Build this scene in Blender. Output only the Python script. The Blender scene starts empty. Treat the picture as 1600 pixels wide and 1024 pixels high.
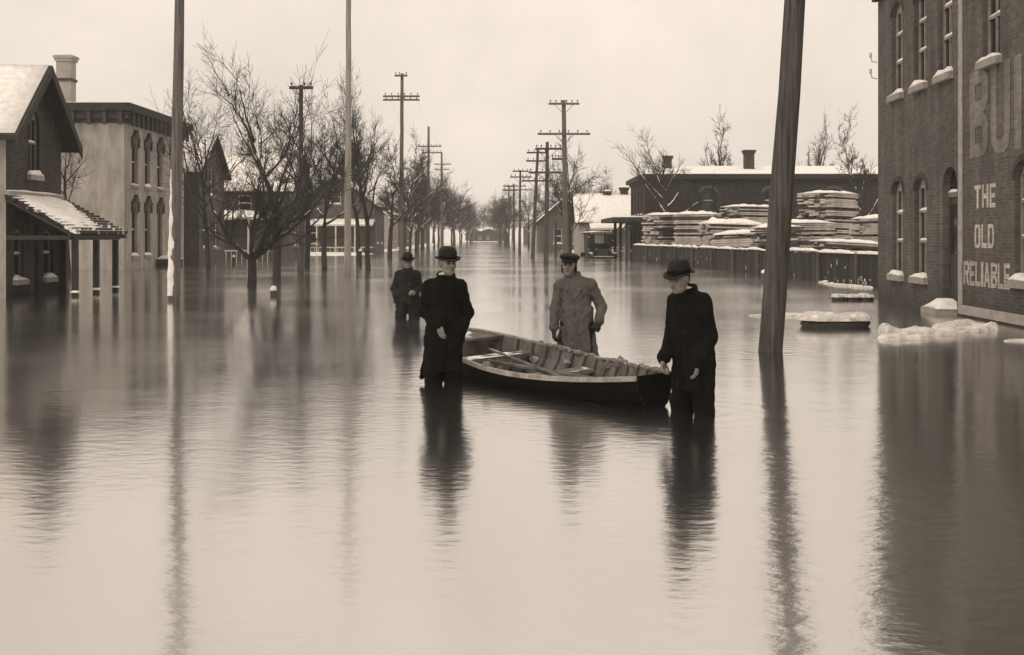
import bpy, math, random
import numpy as np
from mathutils import Vector, Matrix, noise
from math import sin, cos, pi, radians, sqrt

sc = bpy.context.scene
COL = sc.collection

# ------------------------------------------------------------------ camera
F = 1900.0           # focal length in pixels of a 1600 px wide plate
CAMH = 1.55
cam_d = bpy.data.cameras.new('camera')
cam = bpy.data.objects.new('camera', cam_d)
COL.objects.link(cam)
cam.location = (0, 0, CAMH)
cam.rotation_euler = (radians(90), 0, 0)
cam_d.sensor_width = 36.0
cam_d.lens = 36.0 * F / 1600.0
cam_d.shift_y = -142.0 / 1600.0      # falling front of the plate camera
cam_d.clip_start = 0.1
cam_d.clip_end = 5000
sc.camera = cam

# ------------------------------------------------------------------ sky, sun, exposure
TINT = (1.0, 0.885, 0.775)
SUN_EL, SUN_AZ = 42.0, 215.0         # behind the camera, to the left
world = bpy.data.worlds.new('World')
sc.world = world
world.use_nodes = True
wn = world.node_tree.nodes; wl = world.node_tree.links
wn.clear()
w_out = wn.new('ShaderNodeOutputWorld')
w_bg = wn.new('ShaderNodeBackground'); w_bg.inputs['Strength'].default_value = 0.1
w_sky = wn.new('ShaderNodeTexSky'); w_sky.sky_type = 'NISHITA'; w_sky.sun_disc = False
w_sky.sun_elevation = radians(SUN_EL); w_sky.sun_rotation = radians(SUN_AZ)
w_sky.dust_density = 6.0; w_sky.air_density = 1.0
w_bw = wn.new('ShaderNodeRGBToBW')
w_mix = wn.new('ShaderNodeMix'); w_mix.data_type = 'FLOAT'
w_mix.inputs[0].default_value = 0.86           # even cloud cover over the clear sky
w_mix.inputs[3].default_value = 8.7
w_tc = wn.new('ShaderNodeTexCoord')
w_no = wn.new('ShaderNodeTexNoise'); w_no.inputs['Scale'].default_value = 5.0; w_no.inputs['Detail'].default_value = 6
w_no.inputs['Roughness'].default_value = 0.6
w_mr = wn.new('ShaderNodeMapRange'); w_mr.inputs[1].default_value = 0.3; w_mr.inputs[2].default_value = 0.7
w_mr.inputs[3].default_value = 0.88; w_mr.inputs[4].default_value = 1.10
w_mul = wn.new('ShaderNodeMath'); w_mul.operation = 'MULTIPLY'
w_sep = wn.new('ShaderNodeSeparateXYZ'); w_cie = wn.new('ShaderNodeMath'); w_cie.operation = 'MULTIPLY_ADD'   # overcast sky: brightest overhead
w_cl = wn.new('ShaderNodeClamp'); w_mul2 = wn.new('ShaderNodeMath'); w_mul2.operation = 'MULTIPLY'
w_cie.inputs[1].default_value = 0.75; w_cie.inputs[2].default_value = 1.0
w_col = wn.new('ShaderNodeMix'); w_col.data_type = 'RGBA'; w_col.blend_type = 'MULTIPLY'
w_col.inputs[0].default_value = 1.0
w_col.inputs[7].default_value = (*TINT, 1)
wl.new(w_sky.outputs[0], w_bw.inputs[0]); wl.new(w_bw.outputs[0], w_mix.inputs[2])
wl.new(w_tc.outputs['Generated'], w_no.inputs['Vector']); wl.new(w_no.outputs[0], w_mr.inputs[0])
wl.new(w_mix.outputs[0], w_mul.inputs[0]); wl.new(w_mr.outputs[0], w_mul.inputs[1])
wl.new(w_tc.outputs['Generated'], w_sep.inputs[0]); wl.new(w_sep.outputs[2], w_cl.inputs[0]); wl.new(w_cl.outputs[0], w_cie.inputs[0])
wl.new(w_mul.outputs[0], w_mul2.inputs[0]); wl.new(w_cie.outputs[0], w_mul2.inputs[1])
wl.new(w_mul2.outputs[0], w_col.inputs[6]); wl.new(w_col.outputs[2], w_bg.inputs['Color'])
wl.new(w_bg.outputs[0], w_out.inputs[0])

sun_d = bpy.data.lights.new('sun', 'SUN')
sun_d.energy = 0.9; sun_d.angle = radians(25); sun_d.color = (1.0, 0.92, 0.8)
sun = bpy.data.objects.new('sun', sun_d); COL.objects.link(sun)
_az, _el = radians(SUN_AZ), radians(SUN_EL)
_s = Vector((sin(_az) * cos(_el), cos(_az) * cos(_el), sin(_el)))
sun.rotation_euler = _s.to_track_quat('Z', 'Y').to_euler()

vs = sc.view_settings
vs.view_transform = 'Standard'; vs.look = 'None'; vs.gamma = 1.0; vs.use_curve_mapping = False
vs.exposure = 0.04
sc.cycles.max_bounces = 6; sc.cycles.volume_bounces = 1

# ------------------------------------------------------------------ materials
def sep(v, w=1.0):
    return (v, v * (1 - 0.075 * w), v * (1 - 0.16 * w), 1)

def pm(name, c1, c2, scale=4.0, rough=0.8, bump=0.0, bscale=20.0, stretch=(1, 1, 1), snow=0.0, snow_z=0.55,
       spec=0.3, warm=1.0, streak=False):
    """procedural two-tone surface; snow > 0 settles white on faces that look upwards"""
    m = bpy.data.materials.new(name); m.use_nodes = True
    n, l = m.node_tree.nodes, m.node_tree.links
    b = n['Principled BSDF']
    b.inputs['Roughness'].default_value = rough
    b.inputs['Specular IOR Level'].default_value = spec
    tc = n.new('ShaderNodeTexCoord'); mp = n.new('ShaderNodeMapping'); mp.inputs['Scale'].default_value = stretch
    l.new(tc.outputs['Object'], mp.inputs[0])
    no = n.new('ShaderNodeTexNoise'); no.inputs['Scale'].default_value = scale; no.inputs['Detail'].default_value = 8
    no.inputs['Roughness'].default_value = 0.65
    l.new(mp.outputs[0], no.inputs[0])
    cr = n.new('ShaderNodeValToRGB')
    cr.color_ramp.elements[0].position = 0.33; cr.color_ramp.elements[0].color = sep(c1, warm)
    cr.color_ramp.elements[1].position = 0.68; cr.color_ramp.elements[1].color = sep(c2, warm)
    l.new(no.outputs[0], cr.inputs[0])
    out = cr.outputs[0]
    if snow > 0:
        ge = n.new('ShaderNodeNewGeometry'); sx = n.new('ShaderNodeSeparateXYZ'); l.new(ge.outputs['Normal'], sx.inputs[0])
        n2 = n.new('ShaderNodeTexNoise'); n2.inputs['Scale'].default_value = 3.0; n2.inputs['Detail'].default_value = 5
        l.new(tc.outputs['Object'], n2.inputs[0])
        a = n.new('ShaderNodeMath'); a.operation = 'MULTIPLY_ADD'; a.inputs[1].default_value = 1.6; a.inputs[2].default_value = -0.8 + snow
        l.new(n2.outputs[0], a.inputs[0])
        s = n.new('ShaderNodeMath'); s.operation = 'ADD'; l.new(sx.outputs[2], s.inputs[0]); l.new(a.outputs[0], s.inputs[1])
        r = n.new('ShaderNodeMapRange'); r.inputs[1].default_value = snow_z; r.inputs[2].default_value = snow_z + 0.15
        l.new(s.outputs[0], r.inputs[0])
        mx = n.new('ShaderNodeMix'); mx.data_type = 'RGBA'; mx.inputs[7].default_value = sep(0.78, 0.5)
        l.new(r.outputs[0], mx.inputs[0]); l.new(out, mx.inputs[6]); out = mx.outputs[2]
    l.new(out, b.inputs['Base Color'])
    if bump > 0:
        nb = n.new('ShaderNodeTexNoise'); nb.inputs['Scale'].default_value = bscale; nb.inputs['Detail'].default_value = 6
        l.new(mp.outputs[0], nb.inputs[0])
        bp = n.new('ShaderNodeBump'); bp.inputs['Strength'].default_value = bump; bp.inputs['Distance'].default_value = 0.02
        l.new(nb.outputs[0], bp.inputs['Height']); l.new(bp.outputs[0], b.inputs['Normal'])
    return m

def brick_mat(name, c1, c2, mortar, scale=1.0, stain=0.5):
    m = bpy.data.materials.new(name); m.use_nodes = True
    n, l = m.node_tree.nodes, m.node_tree.links
    b = n['Principled BSDF']; b.inputs['Roughness'].default_value = 0.9; b.inputs['Specular IOR Level'].default_value = 0.2
    tc = n.new('ShaderNodeTexCoord')
    br = n.new('ShaderNodeTexBrick'); br.inputs['Scale'].default_value = scale
    br.inputs['Brick Width'].default_value = 0.2; br.inputs['Row Height'].default_value = 0.066
    br.inputs['Mortar Size'].default_value = 0.006; br.inputs['Mortar Smooth'].default_value = 0.2
    br.inputs['Color1'].default_value = sep(c1); br.inputs['Color2'].default_value = sep(c2); br.inputs['Mortar'].default_value = sep(mortar)
    l.new(tc.outputs['UV'], br.inputs[0])
    no = n.new('ShaderNodeTexNoise'); no.inputs['Scale'].default_value = 0.9; no.inputs['Detail'].default_value = 9; no.inputs['Roughness'].default_value = 0.7
    l.new(tc.outputs['Object'], no.inputs[0])
    mr = n.new('ShaderNodeMapRange'); mr.inputs[1].default_value = 0.3; mr.inputs[2].default_value = 0.7
    mr.inputs[3].default_value = 1 - stain * 0.6; mr.inputs[4].default_value = 1 + stain * 0.35
    l.new(no.outputs[0], mr.inputs[0])
    mx = n.new('ShaderNodeVectorMath'); mx.operation = 'SCALE'
    sz = n.new('ShaderNodeSeparateXYZ'); l.new(tc.outputs['Object'], sz.inputs[0])
    ns = n.new('ShaderNodeTexNoise'); ns.inputs['Scale'].default_value = 1.6; ns.inputs['Detail'].default_value = 7
    ms = n.new('ShaderNodeMapping'); ms.inputs['Scale'].default_value = (2.5, 2.5, 0.25); l.new(tc.outputs['Object'], ms.inputs[0]); l.new(ms.outputs[0], ns.inputs[0])
    sb = n.new('ShaderNodeMath'); sb.operation = 'MULTIPLY_ADD'; sb.inputs[1].default_value = -0.9; l.new(ns.outputs[0], sb.inputs[0]); l.new(sz.outputs[2], sb.inputs[2])
    wet = n.new('ShaderNodeMapRange'); wet.inputs[1].default_value = -0.35; wet.inputs[2].default_value = 0.25; wet.inputs[3].default_value = 0.6; wet.inputs[4].default_value = 1.0
    l.new(sb.outputs[0], wet.inputs[0])
    stk = n.new('ShaderNodeMapRange'); stk.inputs[1].default_value = 0.35; stk.inputs[2].default_value = 0.65; stk.inputs[3].default_value = 0.8; stk.inputs[4].default_value = 1.12
    l.new(ns.outputs[0], stk.inputs[0])
    w1 = n.new('ShaderNodeMath'); w1.operation = 'MULTIPLY'; l.new(wet.outputs[0], w1.inputs[0]); l.new(stk.outputs[0], w1.inputs[1])
    w2 = n.new('ShaderNodeMath'); w2.operation = 'MULTIPLY'; l.new(w1.outputs[0], w2.inputs[0]); l.new(mr.outputs[0], w2.inputs[1])
    l.new(br.outputs[0], mx.inputs[0]); l.new(w2.outputs[0], mx.inputs['Scale'])
    l.new(mx.outputs[0], b.inputs['Base Color'])
    n3 = n.new('ShaderNodeTexNoise'); n3.inputs['Scale'].default_value = 30; l.new(tc.outputs['Object'], n3.inputs[0])
    ad = n.new('ShaderNodeMath'); ad.operation = 'MULTIPLY_ADD'; ad.inputs[1].default_value = -1.0
    l.new(br.outputs['Fac'], ad.inputs[0]); l.new(n3.outputs[0], ad.inputs[2])
    bp = n.new('ShaderNodeBump'); bp.inputs['Strength'].default_value = 0.7; bp.inputs['Distance'].default_value = 0.012
    l.new(ad.outputs[0], bp.inputs['Height']); l.new(bp.outputs[0], b.inputs['Normal'])
    return m

def water_mat():
    m = bpy.data.materials.new('flood water'); m.use_nodes = True
    n, l = m.node_tree.nodes, m.node_tree.links
    b = n['Principled BSDF']
    b.inputs['Base Color'].default_value = (0.64, 0.615, 0.59, 1)
    b.inputs['Metallic'].default_value = 0.99      # still flood water seen low: close to a mirror
    b.inputs['IOR'].default_value = 1.33
    b.inputs['Specular IOR Level'].default_value = 0.5
    tc = n.new('ShaderNodeTexCoord')
    big = n.new('ShaderNodeTexNoise'); big.inputs['Scale'].default_value = 0.16; big.inputs['Detail'].default_value = 4
    l.new(tc.outputs['Object'], big.inputs[0])
    rr = n.new('ShaderNodeMapRange'); rr.inputs[1].default_value = 0.4; rr.inputs[2].default_value = 0.66
    rr.inputs[3].default_value = 0.11; rr.inputs[4].default_value = 0.16
    l.new(big.outputs[0], rr.inputs[0]); l.new(rr.outputs[0], b.inputs['Roughness'])
    amp = n.new('ShaderNodeMapRange'); amp.inputs[1].default_value = 0.4; amp.inputs[2].default_value = 0.64
    amp.inputs[3].default_value = 0.25; amp.inputs[4].default_value = 1.0
    l.new(big.outputs[0], amp.inputs[0])
    mp = n.new('ShaderNodeMapping'); mp.inputs['Rotation'].default_value = (0, 0, 0.5); mp.inputs['Scale'].default_value = (0.8, 1.25, 1)
    l.new(tc.outputs['Object'], mp.inputs[0])
    n1 = n.new('ShaderNodeTexNoise'); n1.inputs['Scale'].default_value = 8.0; n1.inputs['Detail'].default_value = 4; n1.inputs['Roughness'].default_value = 0.5
    n2 = n.new('ShaderNodeTexNoise'); n2.inputs['Scale'].default_value = 1.2; n2.inputs['Detail'].default_value = 2
    l.new(mp.outputs[0], n1.inputs[0]); l.new(mp.outputs[0], n2.inputs[0])
    b1 = n.new('ShaderNodeBump'); b1.inputs['Distance'].default_value = 0.0046
    l.new(amp.outputs[0], b1.inputs['Strength']); l.new(n1.outputs[0], b1.inputs['Height'])
    b2 = n.new('ShaderNodeBump'); b2.inputs['Distance'].default_value = 0.012; b2.inputs['Strength'].default_value = 0.3
    l.new(n2.outputs[0], b2.inputs['Height']); l.new(b1.outputs[0], b2.inputs['Normal'])
    # rings spreading from the legs and poles that stand in the water
    acc = None
    for (px_, py_) in ((-.8, 12.8), (-.62, 12.8), (1.63, 10.75), (-1.99, 23.2), (3.48, 16.4), (.75, 13.95)):
        d = n.new('ShaderNodeVectorMath'); d.operation = 'DISTANCE'; d.inputs[1].default_value = (px_, py_, 0)
        l.new(tc.outputs['Object'], d.inputs[0])
        k = n.new('ShaderNodeMath'); k.operation = 'MULTIPLY'; k.inputs[1].default_value = 21.0; l.new(d.outputs['Value'], k.inputs[0])
        sn = n.new('ShaderNodeMath'); sn.operation = 'SINE'; l.new(k.outputs[0], sn.inputs[0])
        ex = n.new('ShaderNodeMath'); ex.operation = 'POWER'; ex.inputs[0].default_value = 0.22; l.new(d.outputs['Value'], ex.inputs[1])
        ml = n.new('ShaderNodeMath'); ml.operation = 'MULTIPLY'; l.new(sn.outputs[0], ml.inputs[0]); l.new(ex.outputs[0], ml.inputs[1])
        if acc is None: acc = ml.outputs[0]
        else:
            ad = n.new('ShaderNodeMath'); ad.operation = 'ADD'; l.new(acc, ad.inputs[0]); l.new(ml.outputs[0], ad.inputs[1]); acc = ad.outputs[0]
    b3 = n.new('ShaderNodeBump'); b3.inputs['Distance'].default_value = 0.004; b3.inputs['Strength'].default_value = 0.3
    l.new(acc, b3.inputs['Height']); l.new(b2.outputs[0], b3.inputs['Normal'])
    l.new(b3.outputs[0], b.inputs['Normal'])
    return m

def glass_mat(v=0.02):
    m = bpy.data.materials.new('window glass'); m.use_nodes = True
    b = m.node_tree.nodes['Principled BSDF']
    b.inputs['Base Color'].default_value = sep(v); b.inputs['Roughness'].default_value = 0.06; b.inputs['IOR'].default_value = 1.5
    return m

M = {
    'water': water_mat(),
    'snow': pm('settled snow', 0.60, 0.82, 5, 0.8, 1.0, 26, warm=0.6, spec=0.15),
    'ground': pm('snowy ground', 0.42, 0.8, 0.8, 0.85, 0.5, 5, warm=0.6),
    'pole': pm('weathered pole', 0.055, 0.16, 7, 0.85, 1.0, 16, (3, 3, 0.16)),
    'pole_dark': pm('dark creosote pole', 0.022, 0.095, 7, 0.85, 1.0, 16, (3, 3, 0.16)),
    'pole_pale': pm('pale bare pole', 0.16, 0.32, 5, 0.85, 0.6, 12, (3, 3, 0.25)),
    'insul': pm('insulator glass', 0.03, 0.05, 5, 0.3),
    'bark': pm('bark', 0.016, 0.04, 6, 0.95, 0.8, 18, (2, 2, 0.6), snow=0.1, snow_z=0.78),
    'bark_snow': pm('snowy bark', 0.02, 0.05, 6, 0.95, 0.8, 18, (2, 2, 0.6), snow=0.2, snow_z=0.5),
    'twig': pm('twigs', 0.025, 0.05, 3, 0.95),
    'brick': brick_mat('dark red brick', 0.072, 0.112, 0.125),
    'brick2': brick_mat('soot dark brick', 0.022, 0.04, 0.055),
    'brick_gable': brick_mat('gable house brick', 0.035, 0.062, 0.08),
    'paint_wall': pm('pale painted masonry', 0.18, 0.36, 1.1, 0.9, 0.8, 14, (1.6, 1.6, 0.55)),
    'dark_wood': pm('dark painted wood', 0.02, 0.045, 3, 0.8, 0.4, 15, (1, 1, 0.3)),
    'grey_wood': pm('grey siding', 0.06, 0.10, 2, 0.85, 0.4, 15),
    'pale_wood': pm('pale siding', 0.24, 0.34, 2, 0.85, 0.4, 15),
    'trim': pm('white trim paint', 0.4, 0.55, 3, 0.75, 0.2, 20),
    'frame': pm('window frame paint', 0.10, 0.16, 5, 0.7),
    'sash': pm('sash paint', 0.16, 0.26, 5, 0.7),
    'frame_dark': pm('dark window frame', 0.03, 0.05, 5, 0.7),
    'stone': pm('stone sill', 0.2, 0.3, 5, 0.9, 0.4, 20),
    'glass': glass_mat(),
    'shingle': pm('snow dusted shingle', 0.015, 0.04, 5, 0.9, 0.5, 20, snow=0.5, snow_z=0.62),
    'roof_dark': pm('dark roof edge', 0.02, 0.04, 5, 0.9),
    'letter': brick_mat('white sign paint', 0.36, 0.5, 0.26, 1.0, 0.6),
    'letter_old': brick_mat('faded sign paint', 0.145, 0.20, 0.17),
    'stripe': pm('sign border paint', 0.22, 0.36, 5, 0.9, 0.4, 20),
    'fence': pm('fence board', 0.012, 0.04, 3, 0.9, 0.6, 15, (2, 2, 0.2)),
    'fence_b': pm('snow flecked fence board', 0.02, 0.06, 4, 0.9, 0.6, 15, (2, 2, 0.3)),
    'lumber': pm('sawn lumber', 0.28, 0.54, 2, 0.85, 0.4, 15, (1, 1, 1), snow=0.35, snow_z=0.7),
    'lumber_d': pm('dark sawn lumber', 0.025, 0.07, 2, 0.85, 0.4, 15, (1, 1, 1), snow=0.3, snow_z=0.7),
    'hull': pm('tarred hull', 0.002, 0.006, 3, 0.8, 0.3, 10, spec=0.06),
    'boat_in': pm('boat inside wood', 0.05, 0.15, 5, 0.75, 0.5, 16, snow=0.1, snow_z=1.12),
    'gunwale': pm('worn gunwale', 0.15, 0.36, 8, 0.6, 0.5, 25, (1, 1, 1)),
    'rope': pm('wet straw and rope', 0.03, 0.30, 26, 0.9, 1.0, 60),
    'coat_black': pm('black wool', 0.004, 0.009, 6, 0.95, 0.5, 120, warm=0.6, spec=0.06),
    'coat_dark': pm('dark jacket cloth', 0.009, 0.02, 6, 0.9, 0.5, 100, warm=0.8, spec=0.15),
    'coat_grey': pm('grey raincoat cloth', 0.05, 0.085, 5, 0.75, 0.4, 60, warm=0.9, spec=0.3),
    'trouser': pm('dark wet trousers', 0.004, 0.009, 6, 0.7, 0.5, 60, spec=0.25),
    'hat': pm('black felt', 0.005, 0.01, 9, 0.8, 0.3, 90, spec=0.25),
    'skin': pm('skin', 0.125, 0.19, 14, 0.6, 0.2, 60, warm=1.3),
    'hair': pm('dark hair', 0.008, 0.016, 20, 0.7, 0.5, 120),
    'eye': pm('dark eye', 0.012, 0.02, 5, 0.4),
    'shirt': pm('white shirt', 0.4, 0.55, 8, 0.85),
    'glove': pm('dark glove', 0.012, 0.02, 8, 0.7),
    'button': pm('button', 0.07, 0.12, 8, 0.4),
    'car': pm('black car enamel', 0.007, 0.012, 3, 0.35, spec=0.5),
    'ice_snow': pm('dirty broken snow', 0.38, 0.78, 7, 0.75, 1.0, 30, warm=0.8),
    'ice': pm('wet dark ice edge', 0.02, 0.05, 6, 0.5, 0.5, 12),
}

# ------------------------------------------------------------------ helpers
def X(px, Y): return (px - 800.0) / F * Y
def Zp(py, Y): return CAMH - (py - 370.0) / F * Y

def wm(o):
    return (wm(o.parent) @ o.matrix_basis) if o.parent else o.matrix_basis.copy()

def tag(o, label=None, cat=None, group=None, kind=None):
    if label: o['label'] = label
    if cat: o['category'] = cat
    if group: o['group'] = group
    if kind: o['kind'] = kind
    return o

def thing(name, label, cat, loc=(0, 0, 0), rz=0.0, group=None):
    o = bpy.data.objects.new(name, None); COL.objects.link(o)
    o.empty_display_size = 0.2
    o.matrix_basis = Matrix.Translation(loc) @ Matrix.Rotation(rz, 4, 'Z')
    return tag(o, label, cat, group)

def link(name, mesh, parent=None, mat4=None):
    o = bpy.data.objects.new(name, mesh); COL.objects.link(o)
    if parent: o.parent = parent
    if mat4 is not None: o.matrix_basis = mat4
    return o

class MB:
    def __init__(s): s.v = []; s.f = []; s.uv = None
    def add(s, vs, fs):
        k = len(s.v); s.v += [tuple(p) for p in vs]; s.f += [tuple(i + k for i in f) for f in fs]; return s
    def box(s, x0, x1, y0, y1, z0, z1):
        return s.add([(x0, y0, z0), (x1, y0, z0), (x1, y1, z0), (x0, y1, z0), (x0, y0, z1), (x1, y0, z1), (x1, y1, z1), (x0, y1, z1)],
                     [(0, 3, 2, 1), (4, 5, 6, 7), (0, 1, 5, 4), (1, 2, 6, 5), (2, 3, 7, 6), (3, 0, 4, 7)])
    def fbox(s, O, u, n, a0, a1, d0, d1, z0, z1):
        """box in a wall frame: along u, outwards n, up"""
        O = Vector(O); u = Vector(u); n = Vector(n); P = []
        for z in (z0, z1):
            for a, d in ((a0, d1), (a1, d1), (a1, d0), (a0, d0)):
                p = O + u * a + n * d; P.append((p.x, p.y, p.z + z))
        return s.add(P, [(0, 3, 2, 1), (4, 5, 6, 7), (0, 1, 5, 4), (1, 2, 6, 5), (2, 3, 7, 6), (3, 0, 4, 7)])
    def tube(s, pts, rad, n=8, cap=True):
        pts = [Vector(p) for p in pts]; k = len(s.v); N = len(pts)
        ref = Vector((0.0, 0.0, 1.0))
        for i, p in enumerate(pts):
            t = (pts[min(i + 1, N - 1)] - pts[max(i - 1, 0)])
            if t.length < 1e-9: t = Vector((0, 0, 1))
            t.normalize()
            a = t.cross(ref)
            if a.length < 0.1: a = t.cross(Vector((0, 1, 0)))
            a.normalize(); b = t.cross(a)
            for j in range(n):
                q = 2 * pi * j / n
                w = p + (a * cos(q) + b * sin(q)) * rad[i]
                s.v.append((w.x, w.y, w.z))
        for i in range(N - 1):
            for j in range(n):
                j2 = (j + 1) % n
                s.f.append((k + i * n + j2, k + i * n + j, k + (i + 1) * n + j, k + (i + 1) * n + j2))
        if cap:
            s.f.append(tuple(k + j for j in range(n)))
            s.f.append(tuple(k + (N - 1) * n + j for j in reversed(range(n))))
        return s
    def lathe(s, prof, n=24, sx=1.0, sy=1.0, fn=None):
        k = len(s.v); N = len(prof)
        for r, z in prof:
            for j in range(n):
                q = 2 * pi * j / n
                p = (r * cos(q) * sx, r * sin(q) * sy, z)
                s.v.append(fn(*p) if fn else p)
        for i in range(N - 1):
            for j in range(n):
                j2 = (j + 1) % n
                s.f.append((k + i * n + j, k + i * n + j2, k + (i + 1) * n + j2, k + (i + 1) * n + j))
        s.f.append(tuple(k + j for j in reversed(range(n))))
        s.f.append(tuple(k + (N - 1) * n + j for j in range(n)))
        return s
    def snow(s, c, thick=0.12, nu=10, nv=6, seed=0.0, rag=0.0, amp=0.5):
        """lumpy slab of snow lying on the quad c (4 corners, counter-clockwise seen from above)"""
        c = [Vector(p) for p in c]; k = len(s.v)
        def P(u, v): return (c[0] * (1 - u) + c[1] * u) * (1 - v) + (c[3] * (1 - u) + c[2] * u) * v
        nz = [[0] * (nv + 1) for _ in range(nu + 1)]
        for lay in (0, 1):
            for i in range(nu + 1):
                for j in range(nv + 1):
                    u, v = i / nu, j / nv
                    if rag:
                        u2 = u + (rag * noise.noise(Vector((seed, v * 7, 1.3))) if i in (0, nu) else 0)
                        v2 = v + (rag * noise.noise(Vector((u * 9, seed, 4.3))) if j in (0, nv) else 0)
                    else: u2, v2 = u, v
                    p = P(u2, v2)
                    if lay:
                        e = min(1.0, 3.2 * min(u, 1 - u, 0.5) * nu / max(nu, 4) + 0.35) * min(1.0, 3.2 * min(v, 1 - v) + 0.35)
                        h = thick * e * (1 + amp * noise.noise(p * 1.7 + Vector((seed, seed, 0)))) 
                        p = p + Vector((0, 0, max(h, 0.006)))
                    s.v.append((p.x, p.y, p.z))
        W = nv + 1; B = (nu + 1) * W
        for i in range(nu):
            for j in range(nv):
                a = k + i * W + j
                s.f.append((a, a + 1, a + W + 1, a + W))
                a += B
                s.f.append((a, a + W, a + W + 1, a + 1))
        for i in range(nu):
            for j in (0, nv):
                a = k + i * W + j; b = a + W
                s.f.append((a, b, b + B, a + B) if j == 0 else (b, a, a + B, b + B))
        for j in range(nv):
            for i in (0, nu):
                a = k + i * W + j; b = a + 1
                s.f.append((b, a, a + B, b + B) if i == 0 else (a, b, b + B, a + B))
        return s
    def mesh(s, name, mat, smooth=False, inv=None):
        me = bpy.data.meshes.new(name)
        vv = s.v if inv is None else [tuple(inv @ Vector(p)) for p in s.v]
        me.from_pydata(vv, [], s.f)
        if s.uv:
            uvl = me.uv_layers.new(name='UVMap')
            uvl.data.foreach_set('uv', [c for q in s.uv for p in q for c in p])
        if mat: me.materials.append(M[mat])
        if smooth: me.polygons.foreach_set('use_smooth', [True] * len(me.polygons))
        me.update()
        return me
    def build(s, name, mat, parent=None, smooth=False, world=True):
        inv = wm(parent).inverted() if (parent and world) else None
        return link(name, s.mesh(name, mat, smooth, inv), parent)

Zv = Vector((0, 0, 1))

def wall(parent, name, mat, O, u, L, prof, ops=(), zb=-0.45, reveal=0.18):
    """wall surface with real window openings; prof(s) gives the top edge"""
    O = Vector(O); u = Vector(u).normalized(); n = u.cross(Zv)
    bp = {0.0, L}
    for o in ops:
        bp |= {o[0], o[1]}
        if o[4] > 0:
            bp |= {o[0] + (o[1] - o[0]) * i / 8 for i in range(9)}
    if hasattr(prof, 'brk'): bp |= set(prof.brk)
    bp = sorted(bp)
    bp = [b for i, b in enumerate(bp) if i == 0 or b - bp[i - 1] > 1e-5]
    m = MB(); m.uv = []
    def quad(a, za0, za1, b, zb0, zb1):
        P = [O + u * a + Zv * za0, O + u * b + Zv * zb0, O + u * b + Zv * zb1, O + u * a + Zv * za1]
        m.add(P, [(0, 1, 2, 3)]); m.uv.append([(a, za0), (b, zb0), (b, zb1), (a, za1)])
    def top(o, s):
        if o[4] <= 0: return o[3]
        c = (o[0] + o[1]) / 2; h = (o[1] - o[0]) / 2; q = min(1.0, abs(s - c) / h)
        return o[3] - o[4] + o[4] * sqrt(max(0, 1 - q * q))
    for a, b in zip(bp, bp[1:]):
        mid = (a + b) / 2
        here = sorted([o for o in ops if o[0] - 1e-6 < mid < o[1] + 1e-6], key=lambda o: o[2])
        la = lb = zb
        for o in here:
            quad(a, la, o[2], b, lb, o[2]) if o[2] > la else None
            la, lb = top(o, a), top(o, b)
        quad(a, la, prof(a), b, lb, prof(b))
    inn = -n * reveal
    for o in ops:
        ss = [o[0] + (o[1] - o[0]) * i / 8 for i in range(9)] if o[4] > 0 else [o[0], o[1]]
        pts = [(o[0], o[2])] + [(s, top(o, s)) for s in ss] + [(o[1], o[2])]
        pts.append(pts[0])
        for (s0, z0), (s1, z1) in zip(pts, pts[1:]):
            A = O + u * s0 + Zv * z0; B = O + u * s1 + Zv * z1
            m.add([A, B, B + inn, A + inn], [(0, 1, 2, 3)])
            m.uv.append([(s0, z0), (s1, z1), (s1 + reveal, z1), (s0 + reveal, z0)])
    return m.build(name, mat, parent)

def window(parent, O, u, o, reveal=0.18, fmat='frame', sill=True, snow=True, rails=(0.5,), mull=(), seed=0.0, sillmat='stone', blind=0.0):
    O = Vector(O); u = Vector(u).normalized(); n = u.cross(Zv)
    s0, s1, z0, z1 = o[:4]; d = -reveal + 0.05; fw = 0.06
    m = MB()
    m.fbox(O, u, n, s0, s0 + fw, d - 0.05, d, z0, z1).fbox(O, u, n, s1 - fw, s1, d - 0.05, d, z0, z1)
    m.fbox(O, u, n, s0 + fw, s1 - fw, d - 0.05, d, z0, z0 + fw).fbox(O, u, n, s0 + fw, s1 - fw, d - 0.05, d, z1 - fw - o[4] * 0.6, z1)
    w = m.build('window', fmat, parent)
    p = MB().fbox(O, u, n, s0 + fw, s1 - fw, d - 0.045, d - 0.035, z0 + fw, z1 - fw); p.build('pane', 'glass', w)
    for r in rails:
        z = z0 + (z1 - z0) * r
        MB().fbox(O, u, n, s0 + fw, s1 - fw, d - 0.03, d + 0.012, z - 0.025, z + 0.025).build('meeting_rail', fmat, w)
        if snow:
            a = O + u * (s0 + fw) + n * (d + 0.015) + Zv * (z + 0.025)
            MB().snow([a, a + u * (s1 - s0 - 2 * fw), a + u * (s1 - s0 - 2 * fw) - n * 0.04, a - n * 0.04], 0.05, 6, 3, seed + r).build('snow', 'snow', w, True)
    for r in mull:
        a = s0 + (s1 - s0) * r
        MB().fbox(O, u, n, a - 0.02, a + 0.02, d - 0.03, d + 0.008, z0 + fw, z1 - fw).build('glazing_bar', fmat, w)
    if sill:
        MB().fbox(O, u, n, s0 - 0.09, s1 + 0.09, -reveal + 0.06, 0.11, z0 - 0.13, z0 - 0.002).build('sill', sillmat, w)
        if snow:
            a = O + u * (s0 - 0.07) + n * 0.10 + Zv * z0
            b = a + u * (s1 - s0 + 0.14)
            MB().snow([a, b, b - n * (0.08 + reveal), a - n * (0.08 + reveal)], 0.10, 10, 5, seed, 0, 1.3).build('snow', 'snow', w, True)
    return w

def flat(h):
    return lambda s: h

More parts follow.
